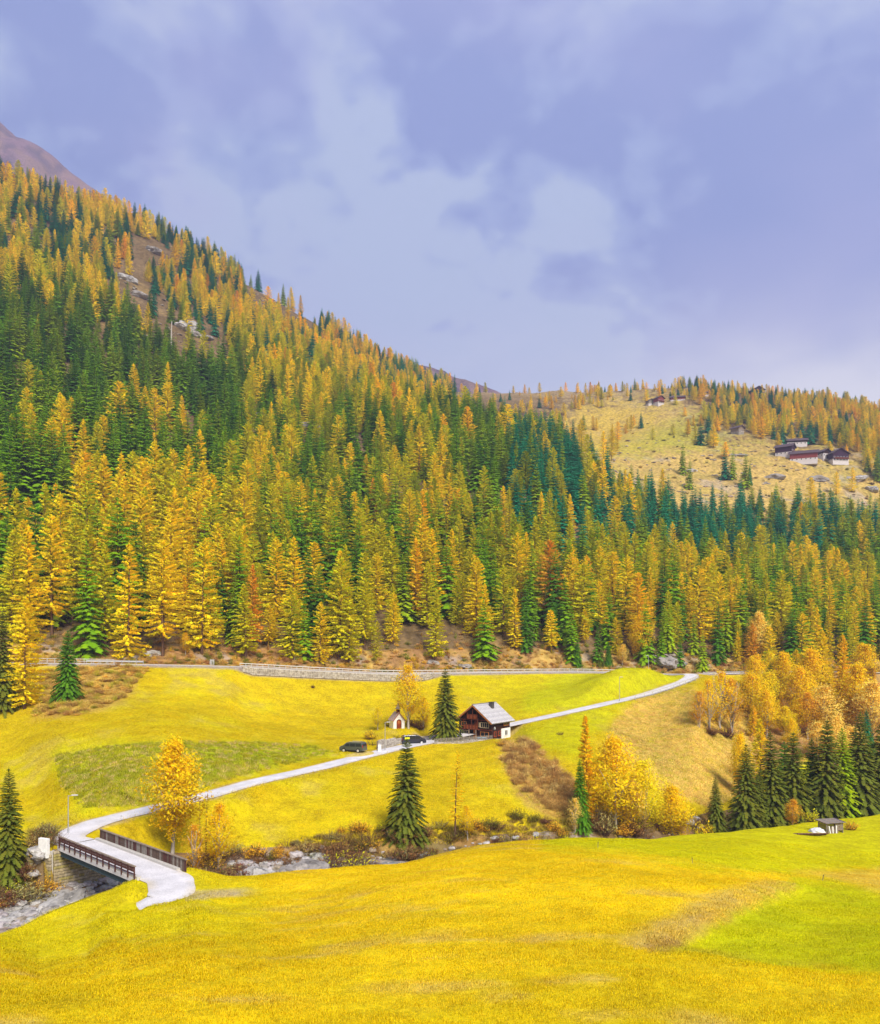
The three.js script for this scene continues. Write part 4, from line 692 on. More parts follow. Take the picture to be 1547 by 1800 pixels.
  part('shutter', [bx(-2.72, 3.05, 0.16, 0.5, 0.98, 0.06)], M.paleFrame, h);
  open(-4.3, 1.0, 1.6, 1.9); part('door', [bx(-3.9, 0.98, 0.16, 0.75, 1.85, 0.06)], M.frame, h); part('post', [bx(-3.2, 1.03, 0.9, 0.14, 2.05, 0.14)], M.oldWood, h); part('post', [bx(-4.9, 1.03, 0.9, 0.14, 2.05, 0.14)], M.oldWood, h);
  // openings of the side wall (its plane is x = 0; windows are built flat and turned)
  const side = new THREE.Group(); side.name = 'side_windows';
  const sideWin = (z, y, w, hh, m, mull, off = 0.08) => { const f = windowPart(h, 0, y, 0, w, hh, m, 1, mull); f.rotation.y = Math.PI / 2; f.position.set(off, 0, z); return f; };
  sideWin(-5.6, 3.1, 1.7, 0.75, M.frame, 2); sideWin(-1.3, 1.15, 0.65, 0.95, M.redFrame, 1); sideWin(-2.9, 1.2, 0.65, 0.9, M.redFrame, 1); sideWin(-5.4, 1.15, 1.0, 1.0, M.white, 2, 0.22);
  const dish = new THREE.SphereGeometry(0.42, 16, 8, 0, 6.2832, 0, 0.95).scale(1, 0.45, 1).rotateX(-Math.PI / 2).rotateY(2.75).translate(0.5, 2.45, -0.7);
  part('satellite_dish', [dish, rod(V(0.1, 2.35, -0.7), V(0.42, 2.45, -0.78), 0.03)], mat([0.85, 0.85, 0.84], { rough: 0.4, side: THREE.DoubleSide }), h);
  const pads = part('terrace', [bx(-W / 2 - 0.5, -0.42, 1.7, W + 2.5, 1, 3.4)], M.concrete, h); pads.userData.label = 'low stone terrace in front of the gable';
}
{
  const g = thing('garden_table', 'small table under a pale blue cloth on the farmhouse terrace', 'table', housePos.clone().add(V(-2.1, 0.08, 2.6)).toArray(), 0.3);
  part('tabletop', [rbx(0, 0.74, 0, 1.9, 0.06, 0.9, 0.02)], M.white, g); part('cloth', [rbx(0, 0.76, 0, 1.96, 0.1, 0.96, 0.03)], mat([0.3, 0.55, 0.75]), g);
  for (const x of [-0.8, 0.8]) for (const z of [-0.35, 0.35]) part('leg', [bx(x, 0.36, z, 0.06, 0.72, 0.06)], M.oldWood, g);
}
function wallOfStones(name, label, pts, tall, size, capM) {        // a masonry wall along points at its foot
  const t = thing(name, label, 'wall', pts[0].toArray()), o = pts[0], body = [], cap = [], list = [], r = rng(Math.round(pts[0].x * 7) + 5000), M4 = new THREE.Matrix4(), q = new THREE.Quaternion();
  for (let i = 0; i < pts.length - 1; i++) {
    const a = pts[i].clone().sub(o), b = pts[i + 1].clone().sub(o), dir = b.clone().sub(a).setY(0), l = dir.length(); dir.normalize(); const nrm = V(-dir.z, 0, dir.x), ta = tall(i), tb = tall(i + 1), mid = a.clone().add(b).multiplyScalar(0.5), tm = (ta + tb) / 2;
    body.push(beam(a.clone().setY(a.y + tm / 2 - 0.25), b.clone().setY(b.y + tm / 2 - 0.25), 0.5, tm + 0.3));
    if (capM) cap.push(beam(a.clone().setY(a.y + ta + 0.06), b.clone().setY(b.y + tb + 0.06), 0.62, 0.14));
    q.setFromAxisAngle(V(0, 1, 0), turnOf(dir));
    for (let y = 0; y < tm; y += size * 0.6) for (let x = 0; x < l; x += size * (0.8 + r() * 0.5)) for (const sd of [1]) { const p = a.clone().addScaledVector(dir, x).addScaledVector(nrm, sd * (0.2 + r() * 0.08)); p.y = lerp(a.y, b.y, x / l) + y + size * 0.3; M4.compose(p, q, V(size * (0.8 + r() * 0.35), size * (0.5 + r() * 0.16), 0.3)); list.push([M4.clone(), r()]); }
  }
  part('core', body, M.brownRock, t);
  const inst = new THREE.InstancedMesh(stoneShapes[0], mat([1, 1, 1], { map: T.rock, bump: 0.02 }), list.length), col = new THREE.Color(); list.forEach(([m, k], i) => { inst.setMatrixAt(i, m); inst.setColorAt(i, col.setRGB(...mix3([0.5, 0.44, 0.37], [0.84, 0.77, 0.66], k))); });
  inst.name = 'stonework'; inst.userData.kind = 'stuff'; inst.castShadow = inst.receiveShadow = true; t.add(inst);
  if (capM) part('coping', cap, capM, t); return t;
}
{ // dry wall by the yard and under the picket fence
  const side = []; for (let k = 0; k <= 8; k++) { const px = lerp(664, 742, k / 8), d = lerp(160.5, 175, k / 8); side.push(foot(px, d)); } 
  wallOfStones('stone_wall', 'low grey stone bank wall rising behind the lamp post beside the lane', side, (i) => 1.7 - i * 0.13, 0.42);
  const a = at(764, 1313, 168), b = at(866, 1306.5, 172.6), line = []; for (let k = 0; k <= 10; k++) { const p = a.clone().lerp(b, k / 10); line.push(p.setY(Math.min(p.y, ground(p.x, -p.z)) - 0.1)); }
  wallOfStones('stone_wall', 'low stone wall under the picket fence in front of the farmhouse', line, () => 0.75, 0.4);
  const t = thing('picket_fence', 'weathered grey picket fence on the stone wall in front of the farmhouse', 'fence', line[0].toArray()), pk = [], ra = [];
  for (let k = 0; k < 10; k++) {
    const p = line[k].clone().sub(line[0]), q = line[k + 1].clone().sub(line[0]); p.y += 0.75; q.y += 0.75;
    part('post', [bx(p.x, p.y + 0.5, p.z, 0.09, 1.05, 0.09)], M.greyWood, t);
    for (const y of [0.35, 0.8]) part('rail', [beam(p.clone().setY(p.y + y), q.clone().setY(q.y + y), 0.04, 0.07)], M.greyWood, t);
    for (let j = 0; j < 7; j++) { const c = p.clone().lerp(q, (j + 0.5) / 7); pk.push(bx(c.x, c.y + 0.52, c.z + 0.04, 0.085, 0.98, 0.025, 0.2)); }
  }
  part('pickets', pk, M.greyWood, t).userData.kind = 'stuff';
  const e = at(878, 1306, 173.2); const w = thing('garden_wall', 'short whitewashed wall at the front corner of the farmhouse', 'wall', e.toArray(), 0.2); part('wall_body', [rbx(0, 0.1, 0, 2.1, 1.4, 0.3)], M.white, w); part('coping', [rbx(0, 0.83, 0, 2.2, 0.08, 0.4, 0.02)], M.concrete, w);
}

M.chapelEdge = mat([0.42, 0.13, 0.07], { map: T.wood });
// ───────────────────────── chapel ─────────────────────────
{
  const c = thing('chapel', 'tiny white chapel with arched red brown door and shingled bell turret', 'chapel', chapelPos.toArray(), 0.38), W = 2.45, E = 1.8, P = 3.3, D = 2.8;
  part('wall', [prism([[-W / 2, -0.6], [W / 2, -0.6], [W / 2, E], [0, P], [-W / 2, E]], D, -D)], M.white, c);
  const arch = (w, h, z, d) => { const s = new THREE.Shape(); s.moveTo(-w / 2, 0); s.lineTo(w / 2, 0); s.lineTo(w / 2, h - w / 2); s.absarc(0, h - w / 2, w / 2, 0, Math.PI, false); s.lineTo(-w / 2, 0); return new THREE.ExtrudeGeometry(s, { depth: d, bevelEnabled: false, curveSegments: 10 }).translate(0, 0, z); };
  const d = part('door', [arch(0.92, 1.85, 0.005, 0.05)], mat([0.38, 0.07, 0.02], { map: T.wood, bump: 0.01 }), c);
  part('door_frame', [arch(1.1, 1.97, -0.02, 0.05)], M.darkWood, c); part('handle', [bx(0.3, 0.9, 0.08, 0.06, 0.16, 0.05)], M.black, d);
  for (const k of [-0.23, 0.23]) part('door_panel', [bx(k, 0.5, 0.065, 0.3, 0.7, 0.03)], M.redWood, d); part('door_panel', [bx(0, 1.35, 0.065, 0.5, 0.5, 0.03)], M.frame, d);
  const ang = Math.atan((P - E) / (W / 2)), half = (W / 2 + 0.2) / Math.cos(ang);
  for (const s of [1, -1]) { const list = []; for (let k = 0; k < 9; k++) list.push(bx(s * half * (k + 0.5) / 9, 0.06, 0, half / 9 + 0.04, 0.05, D + 0.4, 0, -s * 0.06)); const rf = part('roof', list.map((g) => g.rotateZ(-s * ang).translate(0, P + 0.05, -D / 2 + 0.02)), mat([0.55, 0.42, 0.38], { map: T.wood, bump: 0.01 }), c); part('verge_board', [bx(s * half / 2, -0.01, D / 2 + 0.23, half, 0.13, 0.05).rotateZ(-s * ang).translate(0, P + 0.05, -D / 2)], M.chapelEdge, rf); }
  const z = -0.62, tu = part('bell_turret', [bx(0, P + 0.35, z, 0.62, 1.0, 0.62)], M.redWood, c);
  part('louvre', [bx(0, P + 0.55, z + 0.32, 0.34, 0.4, 0.03)], M.black, tu);
  const prof = [[0.02, 1.5], [0.12, 1.15], [0.24, 0.7], [0.42, 0.28], [0.66, 0.0], [0.5, -0.03]].map((p) => new THREE.Vector2(p[0], p[1]));
  part('spire', [new THREE.LatheGeometry(prof.reverse(), 8).rotateY(0.39).translate(0, P + 0.82, z)], mat([0.42, 0.4, 0.4], { map: T.wood, bump: 0.02, side: THREE.DoubleSide }), c);
  part('finial', [rod(V(0, P + 2.2, z), V(0, P + 2.75, z), 0.03, 0.015), new THREE.SphereGeometry(0.07, 8, 6).translate(0, P + 2.4, z), bx(0, P + 2.62, z, 0.22, 0.03, 0.03)], M.redWood, c);
  part('step', [rbx(0, -0.12, 0.3, 1.4, 0.2, 0.55)], M.concrete, c);
}

// ───────────────────────── vans ─────────────────────────
function van(label, pos, turn, pitch, paint, long, kind) {
  const t = thing('parked_van', label, 'van', pos.toArray(), turn); t.rotation.order = 'YXZ'; t.rotation.z = pitch; const Lh = long / 2, body = mat(paint, { rough: 0.3, spec: 0.9, clearcoat: 1, clearcoatRoughness: 0.08 });
  const h = 1.78, low = 0.32;     // nose towards +x
  const outline = [[-Lh, low + 0.05], [-Lh + 0.02, 0.95], [-Lh + 0.12, 1.5], [-Lh + 0.3, h - 0.06], [-Lh + 0.6, h], [Lh * 0.12, h], [Lh * 0.38, h - 0.1], [Lh * 0.66, 1.18], [Lh - 0.22, 1.0], [Lh - 0.02, 0.78], [Lh, low + 0.12], [Lh - 0.08, low], [-Lh + 0.08, low]];
  const wx = [Lh - 0.92, -Lh + 0.88];
  part('body', [prism(outline, 1.62, -0.81, 0.07)], body, t);
  for (const s of [1, -1]) {
    const z = s * 0.885;
    const pane = (pts) => part('side_window', [prism(pts, 0.02, s > 0 ? z : z - 0.02)], M.glass, t);
    pane([[Lh * 0.58, 1.12], [Lh * 0.34, 1.56], [Lh * 0.1, 1.6], [Lh * 0.1, 1.08]]); pane([[Lh * 0.06, 1.08], [Lh * 0.06, 1.61], [-Lh * 0.38, 1.61], [-Lh * 0.38, 1.06]]); pane([[-Lh * 0.42, 1.06], [-Lh * 0.42, 1.61], [-Lh + 0.32, 1.58], [-Lh + 0.2, 1.08]]);
    part('side_door', [bx(-Lh * 0.16, 0.72, z, Lh * 0.44, 0.62, 0.012)], body, t); part('door_handle', [bx(Lh * 0.12, 0.95, z + s * 0.012, 0.16, 0.04, 0.03)], M.black, t);
    part('mirror', [rbx(Lh * 0.5, 1.12, s * 1.0, 0.12, 0.18, 0.2)], body, t);
    part('sill', [bx(0, low + 0.04, z, long * 0.5, 0.12, 0.02)], M.black, t);
    for (const x of wx) {
      part('wheel_arch', [new THREE.CylinderGeometry(0.39, 0.39, 0.04, 18).rotateX(Math.PI / 2).translate(x, 0.36, z - s * 0.012)], M.black, t);
      const w = part('wheel', [new THREE.CylinderGeometry(0.33, 0.33, 0.22, 18).rotateX(Math.PI / 2).translate(x, 0.33, s * 0.82)], M.black, t);
      part('rim', [new THREE.CylinderGeometry(0.23, 0.23, 0.03, 12).rotateX(Math.PI / 2).translate(x, 0.33, s * 0.94)], mat([0.7, 0.7, 0.72], { rough: 0.35, metal: 0.5 }), w);
    }
    part('headlight', [rbx(Lh - 0.1, 0.86, s * 0.66, 0.24, 0.17, 0.34, 0.05)], mat([0.75, 0.77, 0.8], { rough: 0.12, spec: 1 }), t);
    part('taillight', [rbx(-Lh - 0.02, 1.1, s * 0.78, 0.08, 0.42, 0.14, 0.03)], mat([0.45, 0.01, 0.01], { rough: 0.2 }), t);
  }
  part('windscreen', [prism([[Lh * 0.68, 1.2], [Lh * 0.4, h - 0.12], [Lh * 0.4 - 0.03, h - 0.13], [Lh * 0.68 - 0.04, 1.19]], 1.4, -0.7).translate(0.05, 0.03, 0)], M.glass, t);
  part('rear_window', [bx(-Lh + 0.02, 1.36, 0, 0.06, 0.42, 1.35, 0, -0.18)], M.glass, t); part('bumper', [rbx(-Lh - 0.03, 0.45, 0, 0.14, 0.24, 1.7, 0.05)], body, t); part('bumper', [rbx(Lh, 0.45, 0, 0.14, 0.26, 1.66, 0.06)], body, t);
  part('number_plate', [bx(Lh + 0.08, 0.5, 0, 0.02, 0.12, 0.5)], M.white, t);
  if (kind === 'roof rails') for (const s of [1, -1]) part('roof_rail', [rod(V(-Lh * 0.7, h + 0.12, s * 0.68), V(Lh * 0.2, h + 0.12, s * 0.68), 0.025)], M.steel, t);
  if (kind === 'sticker') part('sticker', [bx(-Lh * 0.62, 1.32, 0.915, 0.95, 0.36, 0.012)], mat([0.72, 0.75, 0.02]), t).userData.label = 'lime yellow panel on the rear side window';
  return t;
}
van('grey green minivan parked on the grass beside the lane', vanPos, Math.PI - 0.42, -0.02, [0.055, 0.065, 0.06], 4.75, 'roof rails');
van('dark blue van with lime yellow panel in its rear side window by the yard', van2Pos.clone().setY(ground(van2Pos.x, -van2Pos.z) + 0.03), 0.26, 0.02, [0.006, 0.012, 0.045], 4.7, 'sticker');

// ───────────────────────── road furniture ─────────────────────────
function guardrail(name, label, pts, style, group) {
  const t = thing(name, label, style === 'fence' ? 'fence' : 'guardrail', pts[0].toArray(), 0, group), o = pts[0];
  pts.forEach((p, i) => {
    const a = p.clone().sub(o), h = style === 'fence' ? 1.2 : style === 'double' ? 1.0 : 0.85;
    part('post', [bx(a.x, a.y + h / 2 - 0.15, a.z, 0.12, h + 0.3, 0.12)], style === 'steel' ? M.steel : M.concrete, t);
    if (i === pts.length - 1) return; const b = pts[i + 1].clone().sub(o), up = (y) => [a.clone().setY(a.y + y), b.clone().setY(b.y + y)];
    if (style === 'fence') for (const y of [0.6, 1.12]) part('rail', [beam(...up(y), 0.08, 0.1)], M.railWhite, t);
    else if (style === 'double') { part('rail', [beam(...up(0.92), 0.16, 0.2)], M.railWhite, t); part('rail', [beam(...up(0.42), 0.1, 0.14)], M.railWhite, t); }
    else { part('rail', [beam(...up(0.7), 0.06, 0.1), beam(...up(0.56), 0.03, 0.16), beam(...up(0.44), 0.06, 0.1)], M.steel, t); }
  });
  return t;
}
M.railWhite = mat([0.62, 0.6, 0.56], { map: T.plaster, rough: 0.6 });
const along = (u0, u1, n, off) => Array.from({ length: n + 1 }, (_, k) => { const u = lerp(u0, u1, k / n), d = hwy.d(u) + off; return V((u - CX) / F * d, CY + hwy.h(u), -d); });
guardrail('road_fence', 'white two rail fence on the road edge behind the lone dark spruce', along(70, 200, 10, -3.1), 'fence');
guardrail('guardrail', 'grey steel guardrail on the road between the white fence and the rocks', along(152, 252, 8, 3.2), 'steel');
guardrail('guardrail', 'long pale double railing on the stone wall of the upper road', along(422, 1002, 58, -3.05), 'double');
guardrail('guardrail', 'pale railing on the upper road behind the green hump', along(1004, 1136, 12, -3.1), 'double');
guardrail('guardrail', 'steel guardrail on the upper road right of the lane bend', along(1236, 1345, 12, -3.2), 'steel');
{ const pts = []; for (let i = 0; i < laneEast.length; i += 3) { const p = laneEast[i], u = colOf(p.x, -p.z); if (u > 1098 && u < 1214 && -p.z > 205 && i + 1 < laneEast.length) { const q = laneEast[Math.min(i + 1, laneEast.length - 1)], dx = q.x - p.x, dz = q.z - p.z, l = Math.hypot(dx, dz); pts.push(V(p.x - dz / l * 2.3, p.y, p.z + dx / l * 2.3)); } } guardrail('guardrail', 'wood grey guardrail along the outer side of the lane near its upper bend', pts, 'double'); }
{ // masonry under the upper road
  const pts = []; for (let k = 0; k <= 40; k++) { const u = lerp(428, 762, k / 40), d = hwy.d(u) - 3.85; pts.push(V((u - CX) / F * d, CY + hwy.h(u) + wallDrop(u) - 0.1, -d)); }
  wallOfStones('retaining_wall', 'long rubble stone retaining wall under the upper road and its railing', pts, (i) => { const u = lerp(428, 762, i / 40); return -wallDrop(u) + 0.05; }, 0.55, M.concrete);
}
function lamp(label, p, h, arm) {
  const t = thing('street_lamp', label, 'street lamp', p.toArray(), 0, 'slim grey street lamps of the valley');
  part('pole', [rod(V(0, -0.3, 0), V(0, h, 0), 0.075, 0.05, 8), rod(V(0, -0.3, 0), V(0, 0.6, 0), 0.11, 0.11, 8)], M.steel, t);
  part('arm', [rod(V(0, h - 0.08, 0), V(arm * 0.55, h + 0.02, 0), 0.035, 0.03)], M.steel, t);
  part('lamp_head', [rbx(arm * 0.75, h + 0.03, 0, 0.75, 0.14, 0.28, 0.06)], M.railWhite, t);
}
{ const p1 = at(120, 1462, 99.5), p2 = foot(677, 158.6), p3 = at(1089, 1234, 206.5), p4 = foot(1140, 250); const g = (p) => V(p.x, ground(p.x, -p.z), p.z);
  lamp('grey street lamp at the far end of the bridge', g(p1), 4.5, 1); lamp('street lamp between the grey van and the chapel', g(p2), 5.3, 0.8); lamp('street lamp standing in the green meadow beside the upper lane', g(p3), 5.9, 0.6); lamp('street lamp by the rock cutting of the upper road', g(p4), 5, -0.6); }
{ const p = V((373 - CX) / F * 207, 0, -207); p.y = ground(p.x, 207); const t = thing('utility_box', 'small pale grey utility box at the edge of the upper road', 'utility box', p.toArray()); part('cabinet', [rbx(0, 0.6, 0, 1.0, 1.3, 0.6)], M.railWhite, t); part('lid', [rbx(0, 1.28, 0, 1.12, 0.1, 0.72, 0.03)], M.steel, t); part('door', [bx(0, 0.62, 0.305, 0.8, 0.95, 0.02)], M.steel, t);
  const q = foot(667.5, 157.5), s = thing('marker_pillar', 'white marker pillar at the lane beside the grey van', 'pillar', q.toArray()); part('shaft', [rbx(0, 0.6, 0, 0.55, 1.5, 0.4)], M.white, s); part('cap', [rbx(0, 1.38, 0, 0.62, 0.1, 0.47, 0.03)], M.concrete, s); }
[['thin wooden stake in the green strip left of the others', 1051, 1503, 93], ['thin wooden stake at the rim of the golden meadow', 1217, 1523, 84], ['leaning wooden stake at the corner of the straw patch', 1446, 1525, 84]].forEach(([label, px, py, d], i) => { const p = foot(px, d), t = thing('fence_stake', label, 'stake', p.toArray(), i, 'field stakes'); t.rotation.z = i === 2 ? 0.2 : i === 1 ? 0.15 : -0.05; part('stake', [rod(V(0, -0.2, 0), V(0, 0.62, 0), 0.03, 0.025)], M.greyWood, t); part('insulator', [new THREE.CylinderGeometry(0.04, 0.04, 0.07, 8).translate(0, 0.56, 0)], M.black, t); });

// ───────────────────────── wooden shed by the spruces ─────────────────────────
{
  const p = foot(1460, 127); const s = thing('shed', 'small open wooden shed with lean to roof stacked with boards', 'shed', p.toArray(), 0.25), r = rng(12), plank = (name, g, m) => part(name, g, m, s);
  s.scale.set(0.84, 0.76, 0.84); for (let k = 0; k < 8; k++) plank('plank', [rbx(0.1, 0.14 + k * 0.24, -1.2, 3.5, 0.2, 0.05, 0.01)], k % 2 ? M.greyWood : M.oldWood);
  for (const [x, z, hh] of [[-1.6, 1.0, 2.15], [1.7, 1.0, 2.2], [-1.6, -1.1, 1.95], [1.7, -1.1, 2.0], [0.2, 1.0, 2.18]]) plank('post', [bx(x, hh / 2, z, 0.13, hh, 0.13)], M.greyWood);
  for (let k = 0; k < 6; k++) plank('plank', [rbx(1.72, 0.2 + k * 0.3, 0, 0.05, 0.25, 2.1, 0.01)], k % 2 ? M.oldWood : M.greyWood);
  for (let k = 0; k < 5; k++) plank('plank', [rbx(0.95, 0.7 + k * 0.28, 1.02, 1.5, 0.24, 0.05, 0.01)], k % 2 ? M.greyWood : M.oldWood);
  const roof = plank('roof', [bx(0.05, 2.2, -0.05, 4.2, 0.06, 2.9, 0, 0.02, 0.07)], M.darkRoof); for (let k = 0; k < 9; k++) part('roof_board', [bx(-1.85 + k * 0.475, 2.25 + (r() - 0.5) * 0.02, -0.05, 0.45, 0.03, 3.0, 0, 0.02, 0.07)], k % 3 ? M.greyWood : M.oldWood, roof);
  for (let k = 0; k < 9; k++) plank('leaning_board', [bx(-1.5 + k * 0.24 + r() * 0.1, 0.7, 1.2 + r() * 0.2, 0.16, 1.5 + r() * 0.4, 0.04, 0, (r() - 0.5) * 0.5, -0.22)], [M.greyWood, M.white, M.oldWood][k % 3]);
  const f = foot(1436, 126), w = thing('tarpaulin', 'crumpled white tarpaulin over a pile beside the wooden shed', 'tarpaulin', f.toArray()), g = new THREE.SphereGeometry(0.9, 20, 12), q = g.attributes.position; for (let i = 0; i < q.count; i++) { const n = 1 + fbm3(q.getX(i) * 1.6, q.getY(i) * 1.6, q.getZ(i) * 1.6, 3, 8) * 0.5; const cr = 1 + Math.abs(fbm3(q.getX(i) * 4, q.getY(i) * 4, q.getZ(i) * 4, 3, 19)) * 0.5; q.setXYZ(i, q.getX(i) * n * cr, Math.max(-0.1, q.getY(i) * n * cr * 0.55 + 0.12), q.getZ(i) * n * cr); } g.computeVertexNormals(); part('sheet', [g], mat([0.7, 0.7, 0.72]), w);
  const lg = foot(1422, 121), tl = thing('timber_pile', 'low row of dark logs lying on the grass beside the shed', 'log pile', lg.toArray(), 0.05); for (let k = 0; k < 4; k++) part('log', [rod(V(-2.2 + r() * 0.4, 0.12 + (k > 2 ? 0.2 : 0), k * 0.26 - 0.3), V(2.6 - r() * 0.5, 0.12 + (k > 2 ? 0.2 : 0), k * 0.26 - 0.3), 0.13, 0.11, 8)], k % 2 ? M.larchBark : M.spruceBark, tl);
}

// ───────────────────────── alpine hamlet on the far pasture ─────────────────────────
function chalet(label, px, py, d, w, deep, wallH, turn, o = {}) {
  const p = V((px - CX) / F * d, 0, -d); p.y = ground(p.x, d); const yTarget = CY - (py - YH) / F * d; p.y = Math.max(p.y, yTarget - 4) - 0.2;
  const c = thing(o.name ?? 'chalet', label, o.category ?? 'chalet', p.toArray(), turn, 'buildings of the alpine hamlet'), base = (o.base ?? 2.2) * 0.72, R = wallH + w * 0.28;
  part('foundation', [bx(0, base / 2 - 1.5, 0, w, base + 3, deep)], o.baseM ?? M.cream, c);
  part('wall', [prism([[-w / 2 - 0.1, base], [w / 2 + 0.1, base], [w / 2 + 0.1, wallH], [0, R], [-w / 2 - 0.1, wallH]], deep + 0.2, -deep / 2 - 0.1)], o.wall ?? M.darkWood, c);
  const ang = Math.atan((R - wallH) / (w / 2)), half = (w / 2 + 1.1) / Math.cos(ang);
  for (const s of [1, -1]) part('roof', [bx(s * half / 2, 0, 0, half, 0.3, deep + 2.4).rotateZ(-s * ang).translate(0, R + 0.25, 0)], o.roof ?? M.darkRoof, c);
  const n = Math.max(2, Math.round(w / 2.6)); for (let k = 0; k < n; k++) { const x = -w / 2 + w * (k + 0.5) / n; windowPart(c, x, base / 2 + 0.3, deep / 2, 1.0, 1.0, M.white, 1, 1); if (wallH - base > 2) windowPart(c, x, base + 1.4, deep / 2 + 0.1, 1.0, 1.0, M.white, 1, 1); }
  const m = Math.max(2, Math.round(deep / 3)); for (const sx of [1, -1]) for (let k = 0; k < m; k++) { const f = windowPart(c, 0, base / 2 + 0.3, 0, 0.9, 0.9, M.white, 1, 1); f.rotation.y = sx * Math.PI / 2; f.position.set(sx * w / 2, 0, -deep / 2 + deep * (k + 0.5) / m); }
  if (o.balcony !== false && wallH - base > 2) part('balcony', [bx(0, base + 0.1, deep / 2 + 0.7, w * 0.9, 0.15, 1.2), bx(0, base + 0.6, deep / 2 + 1.25, w * 0.9, 0.8, 0.08)], M.redWood, c);
  if (o.chimney) part('chimney', [bx(w * 0.15, R + 0.6, -deep * 0.2, 0.8, 1.6, 0.8)], M.concrete, c);
  return c;
}
M.cream = mat([0.68, 0.63, 0.62], { map: T.plaster, bump: 0.02 });
const barnRed = mat([0.28, 0.06, 0.05], { map: T.wood, bump: 0.02 }), purpleWood = mat([0.06, 0.025, 0.05], { map: T.wood, bump: 0.02 });
chalet('dark timber chalet with white base at the left of the hamlet row', 1380, 806, 655, 9, 12, 6, 0.9, { wall: purpleWood, base: 2.6, chimney: true });
chalet('long red brown barn with white base in the middle of the hamlet row', 1413, 812, 645, 9, 19, 5.6, 1.15, { wall: barnRed, base: 2.4, name: 'barn', category: 'barn', balcony: false });
chalet('small white house between the barn and the dark chalet', 1447, 808, 655, 7, 7, 4.5, 0.4, { base: 4.2, balcony: false });
chalet('dark chalet with rows of small white windows at the right of the hamlet row', 1471, 812, 650, 13, 10, 5.8, 0.15, { wall: purpleWood, base: 2, chimney: true });
chalet('long low dark roofed barn above the hamlet row', 1400, 788, 690, 7, 15, 3.6, 1.35, { base: 3, name: 'barn', category: 'barn', balcony: false });
chalet('lone small brown hut on the open pasture', 1296, 778, 730, 7, 8, 4.2, 0.6, { base: 0.6, baseM: M.rock, wall: M.oldWood, name: 'hut', category: 'hut', balcony: false });
chalet('dark house among the larches near the skyline', 1330, 718, 930, 13, 10, 6, 0.1, { wall: purpleWood, base: 2.2, chimney: true });
chalet('red and white house at the top left of the pasture', 1158, 731, 880, 8, 7, 6.2, 0.5, { wall: barnRed, base: 3.2 });
chalet('long low wooden stable at the top of the pasture', 1191, 729, 890, 6, 14, 3, 1.3, { base: 0.8, wall: barnRed, name: 'stable', category: 'stable', balcony: false });
chalet('small grey cabin beside the spruces at the top left of the pasture', 1142, 729, 885, 6, 6, 3.4, 0.3, { base: 1, wall: M.greyWood, name: 'cabin', category: 'cabin', balcony: false });
chalet('pale flat hut at the edge of the larches at the pasture top', 1239, 724, 900, 6, 9, 2.8, 1.3, { base: 1.4, wall: M.greyWood, name: 'hut', category: 'hut', balcony: false });

// ───────────────────────── single trees of the valley ─────────────────────────
// the ground point that a photo pixel shows, searched outwards from a given distance
function seen(px, py, dmin, dmax = 330) { for (let d = dmin; d < dmax; d += 0.4) { const x = (px - CX) / F * d, h = height(x, d); if (YH - F * h / d <= py) return V(x, CY + h, -d); } const x = (px - CX) / F * dmin; return V(x, ground(x, dmin), -dmin); }
const beyond = (px, k = 5.2) => riverD(clamp(px, -300, 1850)) + k;
const HERO = { spruce: [1, 2, 3].map((k) => spruce({ seed: 400 + k, R: [0, 0.22, 0.25, 0.19][k], pw: 0.68, whorls: 54, boughs: 13, sprays: 22, span: 0.06, soft: 0.25, base: [0, 0.02, 0.05, 0.08][k], ragged: 0.3, twig: 0.165, droop: 0.46 })), larch: [1, 2].map((k) => larch({ seed: 420 + k, R: [0, 0.16, 0.2][k], whorls: 40, boughs: 9, tufts: 12, size: 0.016, base: 0.06 })), thin: larch({ seed: 431, R: 0.12, whorls: 34, boughs: 6, tufts: 8, size: 0.011, base: 0.22, bare: 0.35 }), narrow: larch({ seed: 433, R: 0.11, whorls: 40, boughs: 8, tufts: 11, size: 0.015, base: 0.05 }), bare: larch({ seed: 435, R: 0.1, whorls: 36, boughs: 5, tufts: 4, size: 0.007, base: 0.1, bare: 0.3 }) };
const LEAFY = {
  birch: broadleaf({ seed: 501, R: 0.25, base: 0.16, lobes: 13, leaves: 9000, size: 0.017, tall: 0.35, loose: 0.5 }), round: broadleaf({ seed: 502, R: 0.36, base: 0.06, lobes: 12, leaves: 7500, size: 0.02, tall: 0.5, loose: 0.42 }),
  cone: broadleaf({ seed: 503, R: 0.34, base: 0.0, lobes: 14, leaves: 8500, size: 0.021, tall: 0.4, loose: 0.4, stems: 2 }), sparse: broadleaf({ seed: 504, R: 0.24, base: 0.14, lobes: 14, leaves: 5200, size: 0.017, tall: 0.4, loose: 0.7, limbs: 20 }), wide: broadleaf({ seed: 505, R: 0.42, base: 0.05, lobes: 16, leaves: 9500, size: 0.018, tall: 0.45, loose: 0.5, stems: 3 }), stems: broadleaf({ seed: 506, R: 0.26, base: 0.1, lobes: 12, leaves: 3400, size: 0.016, tall: 0.4, loose: 0.8, stems: 4, trunkR: 0.02, limbs: 12 }),
};
const SHRUB = [1, 2, 3, 4].map((k) => shrub({ seed: 600 + k, R: [0, 0.85, 1.1, 0.8, 1.0][k], twigs: [0, 70, 60, 80, 50][k], leaves: [0, 650, 420, 800, 260][k], size: [0, 0.07, 0.06, 0.065, 0.05][k] }));
